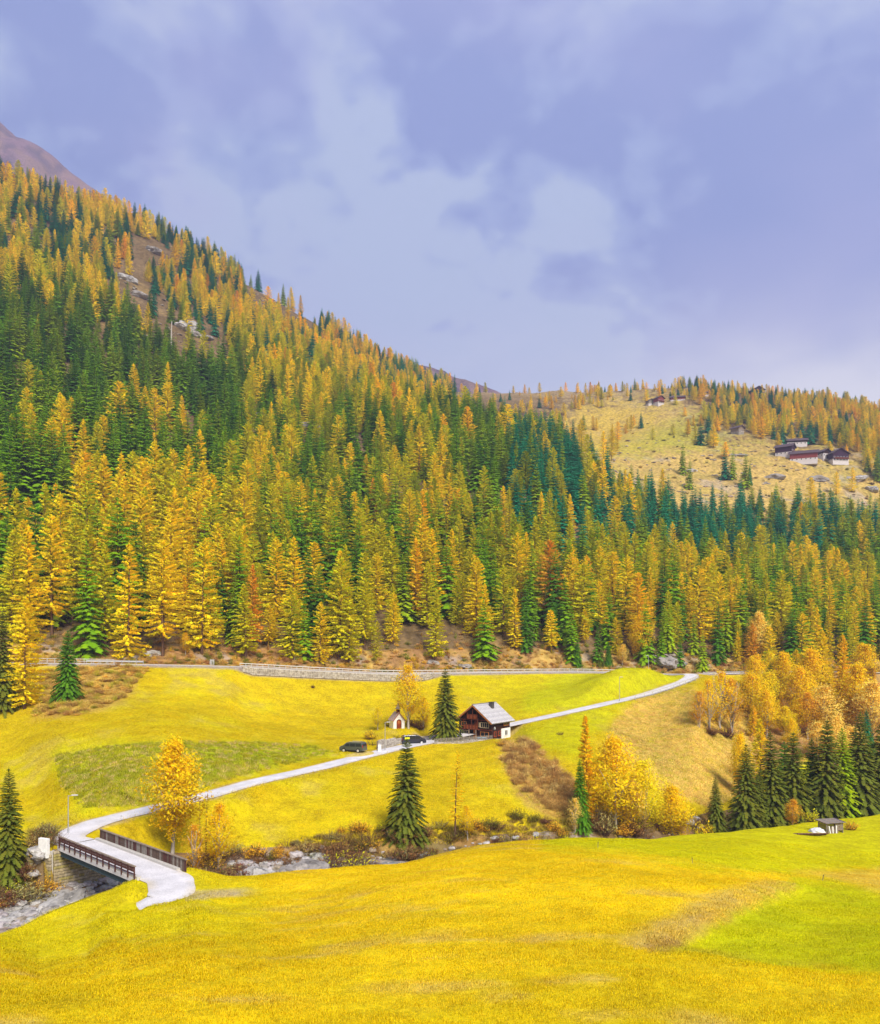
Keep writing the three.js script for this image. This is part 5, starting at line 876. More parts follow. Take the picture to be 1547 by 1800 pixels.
const TREES = [
  // model, leaves, bark, column, foot row, top row, nearest distance, width, label, category
  [HERO.spruce[0], 'hero', 'spruce', 14, 1556, 1348, 88, 1, 'tall dark spruce on the rocky bank at the left edge of the stream', 'spruce'],
  [HERO.spruce[2], 'hero', 'spruce', 4, 1252, 1072, 130, 1, 'dark spruce cut by the left picture edge below the upper road', 'spruce'],
  [HERO.larch[1], 'gold', 'larch', 43, 1246, 1045, 130, 1, 'orange yellow larch below the road beside the spruce at the left edge', 'larch'],
  [HERO.spruce[1], 'dark', 'spruce', 118, 1231, 1106, 140, 1, 'lone dense dark spruce in front of the white road fence', 'spruce'],
  [LEAFY.birch, 'yellow', 'broadleaf', 303, 1503, 1299, 98, 0.98, 'bright yellow birch rising beside the bridge parapet', 'birch'],
  [HERO.bare, 'brown', 'spruce', 362, 1515, 1392, 98, 0.9, 'bare dark trunk standing between two birches by the bridge', 'dead tree'],
  [HERO.bare, 'brown', 'spruce', 352, 1520, 1408, 98, 0.8, 'thinner bare trunk left of the other bare trunk by the bridge', 'dead tree'],
  [LEAFY.sparse, 'amber', 'broadleaf', 384, 1538, 1412, 96, 0.95, 'thin orange yellow birch at the rocks by the bridge', 'birch'],
  [LEAFY.stems, 'rusty', 'broadleaf', 343, 1545, 1448, 96, 1, 'nearly leafless white stemmed birch next to the parapet end', 'birch'],
  [HERO.spruce[1], 'hero', 'spruce', 714, 1474, 1296, 110, 1.05, 'large free standing spruce on the stream bank below the lane', 'spruce'],
  [HERO.thin, 'amber', 'larch', 800, 1476, 1316, 110, 1.1, 'thin half bare orange larch right of the free standing spruce', 'larch'],
  [LEAFY.sparse, 'yellow', 'broadleaf', 822, 1480, 1418, 110, 1, 'small leaning yellow birch at the foot of the thin larch', 'birch'],
  [LEAFY.sparse, 'yellow', 'broadleaf', 718, 1281, 1166, 172, 1.05, 'loose yellow birch behind the white chapel', 'birch'],
  [LEAFY.sparse, 'yellow', 'broadleaf', 744, 1284, 1226, 172, 1.3, 'small loose yellow tree between the chapel and the house spruce', 'tree'],
  [LEAFY.sparse, 'lemon', 'broadleaf', 664, 1284, 1243, 165, 1.3, 'small thin yellow tree left of the chapel', 'tree'],
  [HERO.spruce[1], 'hero', 'spruce', 785, 1300, 1172, 168, 1.08, 'tall spruce standing at the left corner of the farmhouse', 'spruce'],
  [HERO.narrow, 'amber', 'larch', 1030, 1440, 1254, 118, 1, 'narrow orange larch behind the yellow streamside trees', 'larch'],
  [HERO.spruce[2], 'dark', 'spruce', 1022, 1466, 1336, 116, 0.9, 'dark slim spruce in the shade of the orange larch', 'spruce'],
  [LEAFY.round, 'yellow', 'broadleaf', 1083, 1458, 1298, 122, 0.95, 'tallest bright yellow broadleaf tree of the streamside clump', 'tree'],
  [LEAFY.round, 'yellow', 'broadleaf', 1048, 1440, 1344, 120, 0.85, 'yellow round tree in front of the orange larch', 'tree'],
  [LEAFY.wide, 'lemon', 'broadleaf', 1132, 1462, 1338, 124, 0.75, 'airy pale yellow tree between the tallest yellow and golden cone', 'tree'],
  [LEAFY.sparse, 'peach', 'broadleaf', 1108, 1464, 1372, 122, 1.3, 'sparse peach coloured tree below the pale yellow tree', 'tree'],
  [LEAFY.cone, 'yellow', 'broadleaf', 1184, 1470, 1382, 130, 1.25, 'dense golden cone shaped tree at the meadow rim', 'tree'],
  [LEAFY.stems, 'peach', 'broadleaf', 1010, 1470, 1405, 118, 1, 'bare grey stemmed birch at the left of the streamside clump', 'birch'],
  [HERO.spruce[0], 'hero', 'spruce', 1260, 1470, 1364, 140, 1.0, 'smallest spruce at the left of the streamside spruce row', 'spruce'],
  [HERO.spruce[0], 'hero', 'spruce', 1311, 1471, 1303, 142, 1.12, 'spruce with two pale bare stems in front in the streamside row', 'spruce'],
  [HERO.spruce[2], 'hero', 'spruce', 1360, 1466, 1283, 148, 1.2, 'tall left twin of the middle streamside spruces', 'spruce'],
  [HERO.spruce[1], 'hero', 'spruce', 1397, 1464, 1285, 150, 1.05, 'tall right twin of the middle streamside spruces', 'spruce'],
  [HERO.spruce[1], 'hero', 'spruce', 1449, 1456, 1262, 154, 1.0, 'broad spruce rising straight behind the wooden shed', 'spruce'],
  [HERO.spruce[0], 'moss', 'spruce', 1481, 1454, 1276, 158, 1.1, 'yellowish green spruce right behind the wooden shed', 'spruce'],
  [HERO.spruce[2], 'hero', 'spruce', 1514, 1454, 1247, 158, 1.2, 'tallest dark spruce near the right picture edge', 'spruce'],
  [HERO.spruce[1], 'hero', 'spruce', 1548, 1452, 1262, 160, 1.1, 'dark spruce cut by the right picture edge beside the meadow', 'spruce'],
  [HERO.spruce[2], 'dark', 'spruce', 1428, 1456, 1306, 160, 1.1, 'smaller dark spruce squeezed between twin and shed spruces', 'spruce'],
  [HERO.spruce[0], 'hero', 'spruce', 1500, 1452, 1292, 166, 1.1, 'shaded spruce between the yellowish and the tallest right spruce', 'spruce'],
  [HERO.spruce[2], 'dark', 'spruce', 1532, 1452, 1300, 168, 1.2, 'dark spruce behind the two right edge spruces', 'spruce'],
  [HERO.spruce[1], 'dark', 'spruce', 1378, 1464, 1322, 158, 1.0, 'dark spruce filling the gap between the twin spruces', 'spruce'],
  [HERO.spruce[2], 'hero', 'spruce', 1334, 1470, 1348, 146, 1.0, 'small spruce between the pale stemmed spruce and left twin', 'spruce'],
  [HERO.larch[0], 'gold', 'larch', 1338, 1440, 1300, 165, 1.0, 'yellow larch half hidden behind the streamside spruces', 'larch'],
  [LEAFY.sparse, 'rusty', 'broadleaf', 1393, 1462, 1412, 138, 1.3, 'small leaning rusty sapling in front of the twin spruces', 'sapling'],
  [LEAFY.round, 'yellow', 'broadleaf', 1349, 1284, 1212, 170, 0.95, 'dense round yellow tree standing alone below the road thicket', 'tree'],
  [HERO.spruce[1], 'hero', 'spruce', 1353, 1246, 1164, 190, 1.0, 'dark spruce between yellow trees below the upper road', 'spruce'],
  [LEAFY.round, 'yellow', 'broadleaf', 1326, 1228, 1158, 200, 0.8, 'yellow tree at the left end of the road thicket', 'tree'],
  [LEAFY.birch, 'yellow', 'broadleaf', 1376, 1236, 1146, 200, 1.0, 'yellow tree just right of the dark thicket spruce', 'tree'],
  [LEAFY.round, 'amber', 'broadleaf', 1404, 1272, 1172, 190, 0.85, 'orange yellow tree in the middle of the road thicket', 'tree'],
  [LEAFY.birch, 'amber', 'broadleaf', 1424, 1252, 1140, 200, 1.0, 'tall orange yellow birch left of the twin golden larches', 'birch'],
  [HERO.larch[1], 'gold', 'larch', 1447, 1238, 1104, 205, 0.95, 'left twin of the tall golden larches above the thicket', 'larch'],
  [HERO.larch[1], 'amber', 'larch', 1481, 1252, 1112, 200, 0.8, 'right twin of the tall golden larches above the thicket', 'larch'],
  [LEAFY.sparse, 'peach', 'broadleaf', 1449, 1306, 1204, 180, 1.3, 'pale peach tree below the twin golden larches', 'tree'],
  [LEAFY.sparse, 'rusty', 'broadleaf', 1420, 1300, 1216, 180, 1.2, 'thin rusty tree left of the pale peach tree', 'tree'],
  [LEAFY.birch, 'yellow', 'broadleaf', 1506, 1292, 1166, 190, 0.95, 'yellow birch near the right edge of the road thicket', 'birch'],
  [LEAFY.sparse, 'peach', 'broadleaf', 1534, 1316, 1196, 185, 1.4, 'peach tree cut by the right edge of the picture', 'tree'],
  [HERO.spruce[0], 'teal', 'spruce', 1524, 1322, 1246, 180, 1.0, 'bluish spruce among peach trees at the right edge', 'spruce'],
  [LEAFY.round, 'peach', 'broadleaf', 1468, 1345, 1258, 172, 0.9, 'peach round tree above the streamside spruces', 'tree'],
  [LEAFY.sparse, 'peach', 'broadleaf', 1438, 1340, 1268, 172, 1.4, 'small thin peach tree left of the peach round tree', 'tree'],
  [LEAFY.round, 'peach', 'broadleaf', 1500, 1350, 1278, 172, 1.0, 'brownish peach tree behind the tallest right spruce', 'tree'],
  [LEAFY.round, 'yellow', 'broadleaf', 1392, 1320, 1262, 172, 0.7, 'small yellow tree above the twin streamside spruces', 'tree'],
  [LEAFY.birch, 'yellow', 'broadleaf', 1300, 1400, 1290, 158, 0.7, 'yellow birch behind the spruce with two pale stems', 'birch'],
  [LEAFY.stems, 'amber', 'broadleaf', 1246, 1284, 1192, 190, 1.1, 'left one of the orange birches on the straw slope', 'birch'],
  [LEAFY.stems, 'amber', 'broadleaf', 1266, 1280, 1178, 190, 1.25, 'tallest of the orange birches on the straw slope', 'birch'],
  [LEAFY.stems, 'rusty', 'broadleaf', 1286, 1288, 1190, 190, 1.1, 'right one of the orange birches on the straw slope', 'birch'],
  [LEAFY.stems, 'rusty', 'broadleaf', 1228, 1282, 1216, 188, 1.2, 'low rusty birch left of the orange birches', 'birch'],
  [HERO.spruce[1], 'dark', 'spruce', 1015, 1172, 1126, 243, 0.9, 'small spruce on the upper road left of the green hump', 'spruce'],
  [HERO.spruce[1], 'hero', 'spruce', 1054, 1171, 1122, 244, 0.95, 'left one of two small spruces behind the green hump', 'spruce'],
  [HERO.spruce[1], 'dark', 'spruce', 1070, 1171, 1128, 244, 0.9, 'right one of two small spruces behind the green hump', 'spruce'],
  [LEAFY.sparse, 'peach', 'broadleaf', 1094, 1170, 1132, 246, 1.2, 'small bare peach tree by the rock cutting', 'tree'],
  [LEAFY.birch, 'amber', 'broadleaf', 1126, 1166, 1080, 252, 1.0, 'bright orange birch at the foot of the forest above the hump', 'birch'],
  [LEAFY.birch, 'peach', 'broadleaf', 1332, 1168, 1076, 264, 0.9, 'peach birch at the forest foot above the road thicket', 'birch'],
  [LEAFY.sparse, 'amber', 'broadleaf', 326, 1152, 1112, 205, 1, 'tiny orange sapling at the forest edge left of the utility box', 'sapling'],
  [LEAFY.sparse, 'amber', 'broadleaf', 432, 1150, 1122, 215, 1.2, 'tiny orange sapling at the forest edge over the guardrail end', 'sapling'],
];
{ // the rest of the thicket under the road
  const r = rng(517), rows = [];
  for (let k = 0; k < 25; k++) { const u = 1318 + (k % 9) * 27 + r() * 14, foot1 = 1205 + Math.floor(k / 9) * 42 + r() * 22, tall = 48 + r() * 34, c = ['yellow', 'amber', 'peach', 'gold', 'gold', 'yellow'][Math.floor(r() * 6)], m = r(), word = { yellow: 'yellow', amber: 'orange yellow', peach: 'peach coloured', gold: 'golden', rusty: 'rusty' }[c];
    rows.push([m < 0.4 ? HERO.larch[k % 2] : m < 0.6 ? LEAFY.sparse : m < 0.85 ? LEAFY.birch : LEAFY.round, c, 'broadleaf', u, foot1, foot1 - tall, 165, 0.9 + r() * 0.5, (tall > 66 ? 'taller ' : 'small ') + word + (m < 0.4 ? ' larch ' : ' tree ') + (foot1 < 1230 ? 'close under the upper road' : foot1 < 1275 ? 'in the middle of the road thicket' : 'low in the thicket') + (u < 1350 ? ' at its left end' : u < 1400 ? ' near the lone dark spruce' : u < 1450 ? ' by the left golden larch' : u < 1500 ? ' by the right golden larch' : ' at the picture edge'), m < 0.4 ? 'larch' : 'tree']); }
  TREES.push(...rows);
}
for (const [model, leaf, bark, px, foot0, topRow, dmin, w, label, category] of TREES) {
  const p = seen(px, foot0, dmin), h = (foot0 - topRow) / F * -p.z;
  plant(category.replace(' ', '_') + (category === 'tree' || / /.test(category) ? '' : '_tree'), model, L[leaf], bark === 'spruce' ? M.spruceBark : bark === 'larch' ? M.larchBark : M.birchBark, p, h, w, px * 1.7, label, category);
}
{ // the dead stem above the scree
  const p = foot(300, 520), q = seen(300, 650, 380, 700), t = thing('snag', 'bleached bare trunk standing out of the forest under the scree', 'dead tree', q.toArray()); part('trunk', [rod(V(0, 0, 0), V(0.6, 26, 0), 0.55, 0.25, 7), rod(V(0.4, 18, 0), V(2.5, 20, 0.5), 0.14, 0.05, 4), rod(V(0.45, 21, 0), V(-1.4, 23, -0.4), 0.12, 0.05, 4)], M.birchBark, t);
}

// ───────────────────────── shrubs ─────────────────────────
{
  const r = rng(88), spots = [], colours = [['brown', 'brown'], ['wine', 'reddish brown'], ['hay', 'straw coloured'], ['shrubGreen', 'olive green'], ['rusty', 'rusty orange'], ['olive', 'yellow olive'], ['brown', 'brown'], ['willow', 'grey green']];
  const marks = [[60, 'below the left edge spruce'], [130, 'on the rocks left of the bridge'], [340, 'behind the bridge parapet'], [420, 'under the bridgeside birches'], [500, 'above the pale boulders'], [580, 'right of the pale boulders'], [660, 'left of the free standing spruce'], [760, 'under the free standing spruce'], [850, 'under the thin larch'], [940, 'where the far bank turns rocky'], [1010, 'left of the streamside clump'], [1110, 'under the yellow streamside trees'], [1220, 'beside the golden cone tree'], [1300, 'by the smallest streamside spruce'], [1400, 'at the feet of the streamside spruces'], [1700, 'behind the wooden shed']];
  const add = (u, d, h, c, extra) => { const x = (u - CX) / F * d, p = V(x, ground(x, d) - 0.1, -d), k = colours[c % colours.length]; const size = h > 2.6 ? 'large ' : h > 1.8 ? '' : 'small '; plant('bush', SHRUB[Math.floor(r() * 4)], L[k[0]], M.larchBark, p, h, 0.85 + r() * 0.5, r() * 6, extra ?? size + k[1] + ' bush ' + marks.find((m) => u < m[0])[1] + (d - riverD(u) < 0 ? ' on the near bank' : d - riverD(u) > 9 ? ' at the field edge' : d - riverD(u) > 7 ? ' halfway up the bank' : ' low on the bank'), 'bush', 'autumn bushes along the stream'); };
  for (let k = 0; k < 120; k++) { const u = 325 + k * 7.6 + r() * 8; if (u > 425 && u < 570 && r() < 0.75) continue; add(u, riverD(u) + 5 + r() * 6.5, 1.0 + r() * r() * 2.1, Math.floor(r() * 8)); }
  for (let k = 0; k < 46; k++) { const u = 318 + r() * (k % 3 ? 112 : 520); if (u > 432 && u < 575) continue; add(u, riverD(u) - 2.5 + r() * 7, 1.3 + r() * 1.5, Math.floor(r() * 8)); }
  for (let k = 0; k < 40; k++) { const u = 425 + r() * 230, d = riverD(u) + 3.5 + r() * 6; if (Math.abs(u - 455) < 22 && d < riverD(u) + 6 || Math.abs(u - 535) < 30 && d < riverD(u) + 5) continue; add(u, d, 0.9 + r() * 1.4, [0, 1, 3, 4, 6, 0][k % 6]); }
  for (let k = 0; k < 44; k++) { const u = -30 + r() * 128; add(u, riverD(u) + 5.5 + r() * 10, 0.9 + r() * 1.5, Math.floor(r() * 8)); }
  for (let k = 0; k < 16; k++) { const u = 1250 + r() * 290; add(u, riverD(u) + 5 + r() * 9, 1 + r() * 1.6, Math.floor(r() * 8)); }
  const one = (px, py, dmin, h, c, label, w = 1) => { const p = seen(px, py, dmin); plant('bush', SHRUB[(px | 0) % 4], L[c], M.larchBark, p, h, w, px, label, 'bush'); };
  one(607, 1540, 104, 3.6, 'olive', 'big olive yellow bush on the bank right of the pale boulders', 1.1); one(585, 1530, 104, 2.8, 'brown', 'brown bush left of the big olive yellow bush'); one(650, 1300, 160, 2.2, 'amber', 'orange bush behind the grey van'); one(655, 1310, 156, 1.6, 'olive', 'olive bush between the grey van and the marker pillar'); one(685, 1277, 176, 1.5, 'wine', 'dark reddish bush left of the chapel'); one(724, 1279, 176, 2.4, 'wine', 'dark reddish bush right of the chapel'); one(738, 1284, 174, 1.9, 'brown', 'brown bush between the chapel and the yard'); one(697, 1298, 163, 1.2, 'olive', 'yellow olive bush on the stone bank wall'); one(1062, 1470, 116, 4.6, 'willow', 'grey green willow bush at the meadow rim', 0.7); one(1118, 1472, 120, 3.4, 'brown', 'brown bush right of the grey green willow'); one(1236, 1470, 134, 2.4, 'yellow', 'low golden bush right of the golden cone tree', 1.3); one(505, 1542, 100, 1.4, 'shrubGreen', 'small olive bush between the pale boulders'); one(612, 1552, 100, 1.3, 'green', 'tiny green conifer like bush at the meadow rim'); one(550, 1210, 195, 0.9, 'brown', 'tiny brown shrub alone in the meadow below the wall'); one(985, 1292, 150, 1.0, 'brown', 'low brown shrub at the ditch right of the farmhouse'); one(1424, 1455, 138, 2.2, 'olive', 'olive bush left of the wooden shed'); one(1496, 1462, 130, 1.7, 'rusty', 'rusty bush at the right side of the wooden shed'); one(880, 1312, 160, 1.2, 'rusty', 'rusty bush under the whitewashed wall'); one(1250, 1292, 185, 2.2, 'brown', 'brown bush under the orange birches', 1.8); one(1278, 1296, 185, 2.4, 'wine', 'dark reddish bush under the right orange birch', 1.6);
}
function scatter(name, label, n, place, models, leaf, seed) {       // uncountable ground cover
  const r = rng(seed), per = models.map(() => []);
  for (let k = 0; k < n; k++) { const p = place(r, k); if (p) per[Math.floor(r() * models.length)].push(p); }
  const root = new THREE.Group(); root.name = name; tag(root, label, name.replace(/_/g, ' '), null, 'stuff'); scene.add(root);
  per.forEach((list, i) => {
    if (!list.length) return; const g = models[i], inst = new THREE.InstancedMesh(g, leaf, list.length), M4 = new THREE.Matrix4(), q = new THREE.Quaternion(), col = new THREE.Color();
    list.forEach(([x, y, z, s, sy, c, nrm], j) => { q.setFromAxisAngle(V(0, 1, 0), hash(j, i, seed) * 6.28); if (nrm) q.premultiply(new THREE.Quaternion().setFromUnitVectors(V(0, 1, 0), nrm)); M4.compose(V(x, y, z), q, V(s, sy, s)); inst.setMatrixAt(j, M4); inst.setColorAt(j, col.setRGB(...c)); });
    inst.name = 'clump'; inst.castShadow = inst.receiveShadow = true; root.add(inst);
  });
}
function whole(m) { const k = flat(m.trunk.clone()), n = k.attributes.position.count; k.deleteAttribute('uv'); if (!k.attributes.color) k.setAttribute('color', new THREE.BufferAttribute(new Float32Array(n * 3).fill(0.5), 3)); return mergeGeometries([k, m.crown]); }
const jitter = (c, r, s = 0.25) => { const k = 1 + (r() - 0.5) * 2 * s; return [c[0] * k, c[1] * k * (1 + (r() - 0.5) * 0.12), c[2] * k]; };
const wholeShrubs = SHRUB.map(whole), white = leafMat([1, 1, 1], 0.2);
const within = (area, r) => { const p = AREA[area], xs = p.map((a) => a[0]), ys = p.map((a) => a[1]); for (let k = 0; k < 60; k++) { const x = lerp(Math.min(...xs), Math.max(...xs), r()), y = lerp(Math.min(...ys), Math.max(...ys), r()); if (inside(p, x, y)) return [x, y]; } return [xs[0], ys[0]]; };
scatter('bramble_thicket', 'rusty brown brambles covering the slope right below the farmhouse', 330, (r) => { const [u, py] = within('rustSlope', r), p = seen(u, py, 122); return [p.x, p.y - 0.15, p.z, 0.9 + r() * 0.8, 0.8 + r() * 0.9, jitter(r() < 0.55 ? [0.6, 0.36, 0.1] : r() < 0.6 ? [0.8, 0.58, 0.18] : [0.42, 0.24, 0.08], r)]; }, wholeShrubs, white, 21);
scatter('dry_scrub', 'brown dry scrub on the bank beside the lone roadside spruce', 420, (r) => { const [u, py] = within('shoulder', r), p = seen(u, py, 140); return [p.x, p.y - 0.1, p.z, 0.8 + r() * 0.9, 0.5 + r() * 0.9, jitter(r() < 0.6 ? [0.85, 0.63, 0.14] : r() < 0.5 ? [0.55, 0.34, 0.1] : [0.6, 0.54, 0.05], r)]; }, wholeShrubs, white, 22);
scatter('undergrowth', 'low brown and olive undergrowth along the forest edge and road cutting', 2600, (r) => { const u = -40 + r() * 1640, d = hwy.d(u) + 5 + r() * r() * 24, x = (u - CX) / F * d; const c = r(); return [x, ground(x, d) - 0.15, -d, 0.5 + r() * 0.9, 0.5 + r() * r() * 1.8, jitter(c < 0.45 ? [0.75, 0.52, 0.15] : c < 0.68 ? [0.3, 0.32, 0.03] : c < 0.86 ? [0.85, 0.58, 0.04] : [0.55, 0.3, 0.12], r)]; }, wholeShrubs, white, 23);
scatter('thicket', 'rust and straw coloured undergrowth filling the slope under the road thicket', 420, (r) => { const u = 1300 + r() * 290, py = 1205 + r() * 240; if (inside(AREA.strip, u, py)) return null; const p = seen(u, py, 168); return [p.x, p.y - 0.15, p.z, 0.8 + r() * 1.2, 0.7 + r() * 1.3, jitter(r() < 0.5 ? [0.9, 0.6, 0.18] : r() < 0.4 ? [0.7, 0.38, 0.14] : [0.8, 0.66, 0.06], r)]; }, wholeShrubs, white, 24);

// ───────────────────────── boulders and stones ─────────────────────────
const boulder = (seed, flatness = 0.7) => { let g = new THREE.IcosahedronGeometry(1, 12); const p = g.attributes.position; for (let i = 0; i < p.count; i++) { const v = V(p.getX(i), p.getY(i), p.getZ(i)); let n = 1 + fbm3(v.x * 1.3 + seed, v.y * 1.3, v.z * 1.3, 3, seed) * 0.5; const f = Math.round((fbm3(v.x * 1.1, v.y * 1.1 + seed, v.z * 1.1, 2, seed + 5) + 1) * 4) / 4; n += (f - 1) * 0.22 + fbm3(v.x * 6, v.y * 6, v.z * 6 + seed, 3, 9) * 0.07; p.setXYZ(i, v.x * n, v.y * n * flatness, v.z * n); } g = flat(g); g.computeVertexNormals(); return uvMetres(g); };
const BOULDERS = [1, 2, 3, 4, 5].map((k) => boulder(k * 3.7, 0.55 + k * 0.06));
function rock(label, p, w, m, group, stretch = 1) { const o = new THREE.Mesh(BOULDERS[Math.abs(Math.round(p.x * 3 + w * 7)) % 5], m); o.name = numbered('boulder'); o.position.copy(p); o.rotation.y = p.x * 1.3; o.scale.set(w * stretch, w * 0.85, w); o.castShadow = o.receiveShadow = true; scene.add(tag(o, label, 'boulder', group)); return o; }
[[452, 1552, 2.3, 'large cracked pale boulder at the left of the meadow rim rocks', 1.3], [535, 1552, 2.5, 'largest pale flat boulder at the meadow rim', 1.6], [492, 1550, 1.1, 'small pale boulder between the two large ones', 1], [430, 1538, 1.2, 'pale boulder under the thin orange birch', 1.2], [463, 1530, 0.9, 'rounded pale boulder above the large cracked one', 1], [478, 1538, 0.7, 'little pale boulder behind the meadow rim rocks', 1], [410, 1556, 1.0, 'pale stone at the foot of the leafless birch', 1.3], [560, 1556, 1.1, 'pale low boulder right of the largest flat boulder', 1.5],
  [108, 1592, 2.2, 'long pale slab of rock in the stream before the abutment', 2.1], [72, 1582, 1.5, 'grey boulder under the left bank shrubs', 1.4], [140, 1578, 1.0, 'grey boulder close to the abutment foot', 1.3], [30, 1590, 1.1, 'pale boulder in the stream near the left edge', 1.3], [8, 1583, 1.0, 'brownish boulder at the left picture edge', 1.2], [50, 1606, 0.9, 'low pale rock in the middle of the stream', 1.8], [88, 1606, 0.8, 'pale flat rock beside the long slab', 1.6], [20, 1618, 1.0, 'pale rock at the near side of the stream', 1.7], [172, 1566, 0.7, 'stone under the bridge', 1.3], [62, 1545, 0.9, 'brown rock on the left bank slope', 1.2], [68, 1508, 1.3, 'grey ledge of rock at the top of the left bank', 1.6], [10, 1600, 0.8, 'small pale rock touching the left picture edge', 1.4]].forEach(([px, py, w, label, s]) => { const p = seen(px, py, px < 300 ? 76 : 95); p.y += w * 0.05; w *= px < 300 ? (s > 1.5 ? 0.95 : 0.7) : 0.95; rock(label, p, w, px % 3 === 1 ? M.rock : M.paleRock, null, s); });
[[1213, 1447, 1.6, 'pale rock in the gap between golden tree and spruces', 1.2], [1224, 1440, 1.2, 'higher pale rock in the gap beside the golden tree', 1], [905, 1474, 0.9, 'grey rock in the bare bank left of the clump', 1.5], [940, 1470, 0.8, 'grey rock in the bare bank near the clump', 1.6], [870, 1474, 0.8, 'grey rock in the bare bank right of the thin larch', 1.4], [1232, 1455, 1.0, 'low pale rock at the stream beside the smallest spruce', 1.5]].forEach(([px, py, w, label, s]) => { const p = seen(px, py, beyond(px, 2)); w *= 0.6; rock(label, p, w, M.paleRock, null, s); });
// outcrops on the slope
[[330, 578, 9, 'large grey scree outcrop in the gap of the upper forest', 1.4], [352, 592, 7, 'lower boulder of the grey scree in the upper forest', 1.5], [222, 490, 7, 'grey rock rib left above the large scree', 1.2], [245, 520, 6, 'grey rock rib between the two screes', 1.2], [268, 440, 6, 'grey crag under the skyline of the left ridge', 1.6], [460, 512, 6, 'brown rock slab near the skyline right of the crag', 2.2], [530, 552, 6, 'brown rock slab on the skyline ridge', 2.2], [848, 1152, 1.6, 'pale jagged rock at the road cutting over the farmhouse', 1.2], [862, 1158, 1.4, 'pale rock right of the jagged one over the farmhouse', 1.5], [1172, 1165, 3.2, 'broad grey rock face of the road cutting', 1.7], [1150, 1160, 2.4, 'grey rock behind the road cutting lamp', 1.3], [1190, 1168, 2.0, 'grey rock at the right end of the cutting', 1.5], [232, 1158, 2.0, 'pale rock beside the left guardrail end', 1.6], [212, 1156, 1.5, 'pale rock left of the one at the guardrail end', 1.4], [270, 1150, 1.8, 'brownish rock above the road left of the utility box', 1.5], [815, 1172, 1.6, 'grey rock low in the cutting above the long railing', 1.8], [760, 1165, 1.3, 'brown rock in the cutting above the chapel birch', 1.6],
  [1360, 838, 7, 'grey outcrop on the pasture below the hamlet barn', 1.9], [1436, 842, 9, 'wide grey outcrop on the pasture below the dark chalet', 1.9], [1500, 840, 9, 'mauve outcrop right below the hamlet', 1.6], [1530, 858, 8, 'grey outcrop at the right edge under the hamlet', 1.5], [1520, 812, 8, 'crag beside the last chalet', 1.3], [1300, 800, 6, 'flat outcrop left of the hamlet', 2.2], [1230, 770, 5, 'outcrop under the larches above the hut', 2], [1345, 850, 5, 'small outcrop low on the pasture', 1.6], [1215, 828, 6, 'brown outcrop at the left side of the pasture', 1.9]].forEach(([px, py, w, label, s]) => { const p = seen(px, py, py > 1100 ? hwy.d(px) + 3.8 : px > 900 ? 560 : 420, 1000); w *= py < 900 && px > 900 ? 0.6 : 1; p.y -= w * (py < 900 ? 0.3 : 0.12); rock(label, p, w, px % 3 ? M.rock : M.paleRock, null, s); });
{
  const small = [11, 12, 13].map((k) => { const g = new THREE.IcosahedronGeometry(1, 2), p = g.attributes.position; for (let i = 0; i < p.count; i++) { const n = 1 + noise3(p.getX(i) * 1.4 + k, p.getY(i) * 1.4, p.getZ(i) * 1.4, k) * 0.38; p.setXYZ(i, p.getX(i) * n, p.getY(i) * n * 0.7, p.getZ(i) * n); } const f = flat(g); f.computeVertexNormals(); return uvMetres(f); });
  const stoneM = mat([1, 1, 1], { map: T.rock, bump: 0.03 });
  scatter('gravel', 'pale stones and cobbles filling the stream bed', 3300, (r) => { const q = r(), u = q < 0.5 ? -60 + r() * 300 : q < 0.75 ? 405 + r() * 170 : 300 + r() * 1000, d = riverD(u) - 4.5 + r() * (u < 260 ? 11 : u < 590 && q < 0.75 ? 12.5 : 11), x = (u - CX) / F * d, s = 0.12 + r() * r() * r() * (q < 0.72 ? 1.0 : 0.8); return [x, ground(x, d) + s * 0.25, -d, s * (0.9 + r() * 0.4), s * (0.7 + r() * 0.4), jitter(r() < 0.7 ? [0.56, 0.52, 0.48] : [0.42, 0.33, 0.25], r, 0.2)]; }, small, stoneM, 31);
  scatter('rubble', 'grey scree stones scattered through the forest gaps and over the far pasture', 520, (r, k) => { const a = k % 3 ? [1050 + r() * 490, 770 + r() * 130] : [[215 + r() * 175, 480 + r() * 130], [420 + r() * 140, 498 + r() * 75], [1140 + r() * 60, 1146 + r() * 26]][k % 9 / 3 | 0]; const p = seen(a[0], a[1], a[1] > 1100 ? 258 : a[0] > 900 ? 560 : 420, 1000), s = a[1] > 1100 ? 0.3 + r() * 0.6 : 0.4 + r() * r() * 1.5; if (-p.z < 300 && a[1] < 1100) return null; return [p.x, p.y, p.z, s * 1.3, s * 0.7, jitter([0.5, 0.42, 0.34], r, 0.25)]; }, small, stoneM, 32);
}
scatter('juniper_scrub', 'dark green and ochre juniper scrub dotting the far pasture', 190, (r) => { const u = 1050 + r() * 500, py = 735 + r() * 170, p = seen(u, py, 545, 1000); if (-p.z < 550) return null; const c = r(); return [p.x, p.y - 0.3, p.z, 1 + r() * 2.2, 0.8 + r() * 1.6, jitter(c < 0.45 ? [0.12, 0.14, 0.02] : c < 0.75 ? [0.45, 0.34, 0.08] : [0.22, 0.14, 0.08], r)]; }, wholeShrubs, white, 33);

